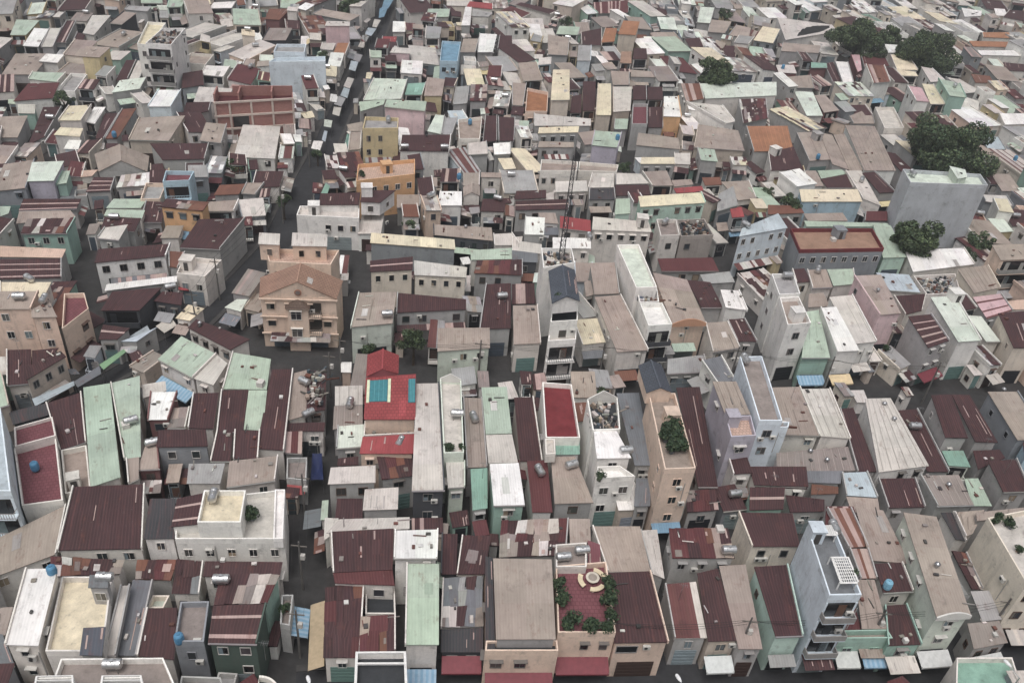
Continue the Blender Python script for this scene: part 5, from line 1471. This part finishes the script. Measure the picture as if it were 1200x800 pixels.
far = MB()
for h in rest:
    rr = random.Random(int(h.cx*13+h.cy*7)); h.solo = False
    if h.vis < 3: h.flags = []
    for nm, mb, subs in house_parts(h, rr):
        far.grow(mb)
        for sn, sm in subs: far.grow(sm)
    th = []; extras(h, rr, th)
    for t in th:
        if t[0] in 'KUu':
            b, s = steel_mb(rr) if t[0] == 'K' else barrel_mb(lin('5a8db0')); 
            for m in (b, s): m.v = [(v[0]+t[1], v[1]+t[2], v[2]+t[3]) for v in m.v]; far.grow(m)
o = far.build('distant_houses'); o['kind'] = 'stuff'; o['label'] = 'mass of small tin roofed houses filling the distance and the gaps'

# ------------------------------------------------------------------ ground, roads, pavements
g = MB(); g.face([(-1500, -300, 0), (1500, -300, 0), (1500, 2500, 0), (-1500, 2500, 0)], 'asphalt', lin('3f3d3d'), [(0, 0), (3000, 0), (3000, 2800), (0, 2800)])
o = g.build('ground'); o['kind'] = 'structure'
for k, (nm, w, pts) in enumerate(STREETS):
    L, Rr = strip(pts, w); m = MB(); zz = .004*(k+1)
    for i in range(len(L)-1): m.face([L[i]+Z*zz, Rr[i]+Z*zz, Rr[i+1]+Z*zz, L[i+1]+Z*zz], 'asphalt', lin('363638') if w > 4 else lin('3e3d3d'))
    o = m.build('road' if w > 4 else 'path'); o['kind'] = 'structure'
    if w > 4 and nm != 'junction':
        m = MB(); L2, R2 = strip(pts, w-1.6)
        for A, B in ((L, L2), (Rr, R2)):
            for i in range(len(A)-1): m.hexa([A[i], A[i+1], B[i+1], B[i]], 0, .13+.002*k, 'concrete', lin('504e4d'))
        o = m.build('pavement'); o['kind'] = 'structure'

# ------------------------------------------------------------------ trees
TLAB = {0: 'broad dark leafy tree beside white framed houses at the upper right', 1: 'dark tree growing in front of the big grey block', 2: 'dark rounded tree rising among roofs in the upper middle',
        3: 'large dark tree at the top, left of a gap between crowns', 5: 'large dark tree at the top, rightmost of the cluster', 7: 'low dark green tree in the yard behind the bright red tiled house', 8: 'spreading green shrub behind the tall white stepped house'}
for k, (px, py, r, zc) in enumerate(TREES):
    rr = random.Random(900+k); c = at(px, py, zc); rad = r/FPX*(c-EYE).length; bz = max(0, zc-rad*.5)
    gz, own = 0.0, None
    root = thing('tree', (c.x, c.y, 0), TLAB.get(k) or f'{"small" if r < 14 else "mid sized"} green tree {whereis(px, py)}', 'tree', 'trees between the roofs')
    f = MB(); n = int(12+rad*3.0); limbs = MB()
    limbs.tube((0, 0, 0), (0, 0, max(.8, zc-rad*.35)), .12+rad*.05, .08+rad*.03, 8, 'paint', lin('4b4138'))
    for q in range(n):
        a, b = rr.uniform(0, 6.28), rr.random()**.5*rr.choice([.8, 1, 1.15]); hgt = rr.uniform(-.5, .7)*rr.uniform(.6, 1.2)
        p = Vector((math.cos(a)*rad*.72*b*math.cos(hgt*.9), math.sin(a)*rad*.72*b*math.cos(hgt*.9), zc+hgt*rad*.72))
        if p.z < .8: p.z = .8
        cl = rad*rr.uniform(.13, .34); dark = rr.random()
        leafball(f, p, cl, int(70+cl*cl*95), max(.28, min(.6, rad*.13)), [mul(x, rr.uniform(.75, 2.1)) for x in (DGREEN if k in (1, 2, 3, 4, 5, 6, 7) else DGREEN+GREEN[:1])], rr, .8)
        if q < 7: limbs.tube((0, 0, max(.5, zc-rad*.6)), p*.9, .05+rad*.02, .03, 6, 'paint', lin('4b4138'))
    f.build('crown', root); limbs.build('trunk', root)

# ------------------------------------------------------------------ stall awnings along the market street, and a tarp
AW = [(300,0,2.8,'l','430,362 460,370 440,415 410,405'),(300,0,2.8,'i','412,410 440,418 428,460 395,448'),(300,0,2.8,'g','388,450 420,462 400,500 365,488'),(300,0,2.8,'l','365,500 400,505 390,545 358,535'),
 (300,0,2.8,'L','320,560 358,565 352,598 318,592'),(300,0,3.2,'w','350,440 385,445 378,480 345,475'),(300,0,3.0,'w','270,660 315,662 300,705 258,695'),(300,0,2.8,'i','320,612 335,615 325,665 308,655'),
 (300,0,2.8,'i','445,285 480,290 465,335 435,325'),(300,0,2.8,'g','465,250 500,258 485,290 455,282'),(300,0,2.8,'l','490,190 515,195 505,225 478,220'),(300,0,2.8,'g','500,165 530,170 518,195 490,190'),
 (300,0,2.8,'i','525,130 565,135 540,170 510,160'),(300,0,2.8,'l','555,90 585,95 565,130 545,125'),(300,0,2.8,'u','580,40 625,20 600,80 575,85'),(300,0,2.8,'u','600,0 650,-10 620,40 590,40'),
 (300,0,3.0,'T','430,620 450,625 405,755 395,745'),(300,200,3.0,'T','330,50 352,55 335,108 305,105'),(220,200,3.0,'L','420,180 455,188 430,240 400,232'),(220,200,3.0,'l','340,235 375,240 350,270 320,262'),
 (220,200,3.0,'v','255,290 285,300 262,335 238,325'),(220,200,3.0,'g','210,322 240,330 185,405 160,385'),(220,200,3.0,'l','140,370 175,388 125,440 95,420'),
 (0,400,3.2,'G','465,115 475,150 365,215 345,188'),(0,400,3.2,'z','580,35 592,48 485,132 465,108'),(0,400,3.2,'i','345,185 350,205 165,303 150,268'),(0,400,3.2,'i','690,-75 705,-50 600,22 560,5'),
 (0,200,3.0,'l','800,680 828,725 770,760 730,728'),(300,600,2.6,'l','330,500 352,500 352,530 330,530')]
ANM = dict(l='pale', i='ice blue', g='grey', L='mint white', w='white', u='blue', T='teal', v='lilac', G='slate', z='bright green')
cnt = {}
lst = []
for ox, oy, z, cd, s in AW:
    q = [(ox+float(a)/4, oy+float(b)/4) for a, b in (t.split(',') for t in s.split())] if ox != 220 else [(220+float(a)/4.706, 200+float(b)/4.706) for a, b in (t.split(',') for t in s.split())]
    x, y = sum(p[0] for p in q)/4, sum(p[1] for p in q)/4; lst.append((q, z, cd, x, y, f'{ANM[cd]} sheet awning over the street {whereis(x, y)}'))
tot = {}
for l in lst: tot[l[5]] = tot.get(l[5], 0)+1
for q, z, cd, x, y, lab in lst:
    if tot[lab] > 1:
        cnt[lab] = cnt.get(lab, 0)+1; lab = ORD[cnt[lab]] .replace('second', 'first' if cnt[lab] == 1 and False else ORD[cnt[lab]])+' '+lab if cnt[lab] > 1 else 'nearest '+lab
        lab = lab.replace('third', 'third')
    P = [at(p[0], p[1], z-.25*(i in (1, 2))) for i, p in enumerate(q)]; b = (P[0]+P[2])/2; b.z = 0
    r = thing('street_awning', b, lab, 'awning', 'awnings along the streets'); m = MB(); col = jit(lin('86a584') if cd == 'z' else mul(C(cd, ROOF), .9), .06)
    sheet_roof(m, P, col, cd, '', 'corrugated_tin', R, .05); m.build('canopy', r, base=b)
    for p in (P[1], P[2]):
        m = MB(); m.tube((p.x, p.y, 0), (p.x, p.y, p.z-.06), .035, .035, 6, 'bare_metal', (.35, .35, .35)); m.build('post', r, base=b)
b = at(371, 545, 0); r = thing('tarp', b, 'deep blue tarp stretched over the narrow street by the junction', 'tarp')
m = MB(); P = [at(366, 531, 2.6), at(377, 531, 2.6), at(379, 562, 2.6), at(364, 562, 2.6)]
for i in range(6):
    for j in range(8):
        f_ = lambda u, v: bil(P, u, v)-Z*(.5*math.sin(math.pi*u)*math.sin(math.pi*v)+.06*math.sin(9*v+4*u))
        m.face([f_(i/6, j/8), f_(i/6, (j+1)/8), f_((i+1)/6, (j+1)/8), f_((i+1)/6, j/8)], 'paint', jit(lin('2a3358'), .08))
m.build('sheet', r, base=b)
for p in P: m = MB(); m.tube((p.x, p.y, 0), (p.x, p.y, 2.6), .03, .03, 6, 'bare_metal', (.3, .3, .3)); m.build('post', r, base=b)

# ------------------------------------------------------------------ lattice mast, lamps, poles and cables
mh = next(h for h in solo if h.short == 'tall white mast house')
b = bil(mh.w, .6, .45); b.z = mh.h-.8; zt = b.z
while proj((b.x+.3, b.y, zt))[1] > 184 and zt < 60: zt += .25
r = thing('lattice_mast', b, 'tall thin grey lattice mast standing on the tall white house', 'mast'); m = MB(); Hm = zt-b.z
lg = [Vector((.55*math.cos(t), .55*math.sin(t), 0)) for t in (0, 2.094, 4.189)]
for p in lg: m.tube(p, p*.5+Z*Hm, .08, .06, 5, 'paint', (.06, .06, .065))
k = 0; zz = 0
while zz < Hm-.9:
    for i in range(3):
        f0, f1 = 1-.5*zz/Hm, 1-.5*(zz+.9)/Hm; A, B = lg[i]*f0+Z*zz, lg[(i+1) % 3]*f1+Z*(zz+.9); m.tube(A, B, .035, .035, 4, 'paint', (.07, .07, .075)); m.tube(lg[i]*f0+Z*zz, lg[(i+1) % 3]*f0+Z*zz, .035, .035, 4, 'paint', (.07, .07, .075))
    zz += .9
m.build('lattice_frame', r)
m = MB(); m.tube((0, 0, Hm*.96), (0, 0, Hm+3), .04, .03, 5, 'bare_metal', (.3, .3, .3)); m.build('mast_tip', r)
m = MB()
for zz in (.8, .88): m.tube((-1.6, 0, Hm*zz), (1.6, .4, Hm*zz+.1), .03, .03, 5, 'bare_metal', (.3, .3, .3))
m.build('cross_arm', r)
for (x, y, gx, gy, lab) in ((361, 794, 372, 822, 'street lamp with a white head at the foot of the main street'), (794, 792, 800, 806, 'street lamp with a white head before the pale red striped roof'), (1179, 775, 1186, 790, 'street lamp with a white head at the lower right corner')):
    t = at(x, y, 8.5); b = t+Vector((.9, -1.6, 0)); b.z = 0; r = thing('street_lamp', b, lab, 'street lamp', 'street lamps on the bottom street')
    m = MB(); m.tube((b.x, b.y, 0), (b.x, b.y, 8.2), .1, .06, 8, 'bare_metal', (.5, .5, .5)); m.build('pole', r, base=b)
    m = MB(); m.tube((b.x, b.y, 8.15), t+(b-t)*.25*Vector((1, 1, 0)).length*0+Vector((.25, -.5, 0)), .045, .04, 6, 'bare_metal', (.5, .5, .5)); m.build('arm', r, base=b)
    m = MB(); d = (Vector((b.x, b.y, 8.5))-t).normalized()
    for i in range(6): a, c = [(.0, .05), (.1, .16), (.35, .2), (.6, .19), (.85, .12), (.95, .05)][i], [(.1, .16), (.35, .2), (.6, .19), (.85, .12), (.95, .05), (1.0, .01)][i]; m.tube(t-d*.3+d*a[0], t-d*.3+d*c[0], a[1], c[1], 10, 'paint', (.8, .8, .8), cap=i in (0, 5))
    m.build('lamp_head', r, base=b)
POLES = [[(352, 770), (355, 690), (358, 610), (388, 465)], [(232, 392), (258, 352), (332, 262), (363, 196), (396, 126), (428, 66)], [(400, 446), (560, 449), (700, 452), (852, 455), (960, 466), (1080, 472)], [(700, 778), (860, 776), (1010, 766), (1150, 752)]]
PL = ['main street', 'market street', 'cross street', 'bottom street']
for nm, pts in zip(PL, POLES):
    tops = []
    for x, y in pts:
        b = at(x, y, 0); b.z = 0; r = thing('utility_pole', b, f'utility pole on the {nm} {whereis(x, y-15)}', 'utility pole', 'utility poles along the streets')
        m = MB(); m.tube((b.x, b.y, 0), (b.x, b.y, 8.4), .16, .1, 8, 'concrete', lin('6f6c69')); m.build('pole', r, base=b); m = MB(); m.box((b.x-.9, b.y-.05, 7.6), Vector((1.8, 0, 0)), Vector((0, .1, 0)), Z*.12, 'paint', lin('77716a')); m.build('cross_arm', r, base=b)
        m = MB(); m.box((b.x+.1, b.y-.25, 5.6), Vector((.5, 0, 0)), Vector((0, .4, 0)), Z*.7, 'paint', lin('c2beb8')); m.build('meter_box', r, base=b); tops.append(b)
    m = MB()
    for p, q in zip(tops, tops[1:]):
        for w in range(3):
            o1 = -.8+.8*w; last = None
            for i in range(11):
                t = i/10; c = lerp(p, q, t)+Vector((o1, 0, 7.75-(.7+.25*w)*4*t*(1-t)))
                if last is not None: m.tube(last, c, .018, .018, 4, 'paint', (.03, .03, .03), cap=False)
                last = c
    tag(m.build('power_cable'), f'black overhead cables strung along the {nm}', 'cable', 'overhead cables')

# ------------------------------------------------------------------ sky, sun, camera
w = D.worlds.new('World'); SC.world = w; w.use_nodes = True; nt = w.node_tree
sky = nt.nodes.new('ShaderNodeTexSky'); sky.sky_type = 'NISHITA'; sky.sun_disc = False
SUN_E, SUN_R = math.radians(68), math.radians(200)
sky.sun_elevation = SUN_E; sky.sun_rotation = SUN_R; sky.air_density = 1.0; sky.dust_density = 4.0; sky.ozone_density = 1.0
tc = nt.nodes.new('ShaderNodeTexCoord'); sx = nt.nodes.new('ShaderNodeSeparateXYZ'); nt.links.new(tc.outputs['Generated'], sx.inputs[0])   # an overcast sky is about three times as bright overhead as at the horizon
cr = ramp_rgb(nt, sx.outputs[2], 0, 1, .4, 2.0)
hs = nt.nodes.new('ShaderNodeHueSaturation'); hs.inputs['Saturation'].default_value = .22
bg = nt.nodes['Background']; nt.links.new(sky.outputs[0], hs.inputs['Color']); nt.links.new(mixc(nt, hs.outputs[0], cr, 1.0, 'MULTIPLY'), bg.inputs[0]); bg.inputs[1].default_value = SKYS
sl = D.lights.new('overcast_sun', 'SUN'); sl.energy = SUNS; sl.angle = math.radians(25); sl.color = (1, .97, .93)
so = D.objects.new('overcast_sun', sl); COL.objects.link(so); so.location = (0, 0, 200)
sd = Vector((math.sin(SUN_R)*math.cos(SUN_E), math.cos(SUN_R)*math.cos(SUN_E), math.sin(SUN_E)))
so.rotation_euler = sd.to_track_quat('Z', 'Y').to_euler()
cam = D.cameras.new('camera'); co = D.objects.new('camera', cam); COL.objects.link(co); SC.camera = co
cam.sensor_width = 36; cam.lens = FPX/1200*36; cam.clip_start = 1; cam.clip_end = 5000
co.matrix_world = Matrix(((CX.x, CY.x, -FW.x, EYE.x), (CX.y, CY.y, -FW.y, EYE.y), (CX.z, CY.z, -FW.z, EYE.z), (0, 0, 0, 1)))
SC.view_settings.view_transform = 'Standard'; SC.view_settings.look = 'None'; SC.view_settings.gamma = 1; SC.view_settings.use_curve_mapping = False
SC.view_settings.exposure = EXPO
SC.cycles.max_bounces = 4; SC.cycles.diffuse_bounces = 3; SC.cycles.glossy_bounces = 2; SC.cycles.use_denoising = True
if HAZE > 0:  # slight distance haze, thickened to lift the blacks like a faded print
    m = D.materials.new('haze_air'); m.use_nodes = True; n = m.node_tree; n.nodes.clear(); out = n.nodes.new('ShaderNodeOutputMaterial'); v = n.nodes.new('ShaderNodeVolumePrincipled')
    v.inputs['Density'].default_value = HAZE; v.inputs['Color'].default_value = (.86, .87, .9, 1); v.inputs['Anisotropy'].default_value = .3; n.links.new(v.outputs[0], out.inputs['Volume']); MAT['haze_air'] = m
    mb = MB(); mb.hexa([(-1600, -400), (1600, -400), (1600, 2600), (-1600, 2600)], -1, CAMZ+4, 'haze_air', (1, 1, 1), bot=True); o = mb.build('haze'); o['kind'] = 'stuff'
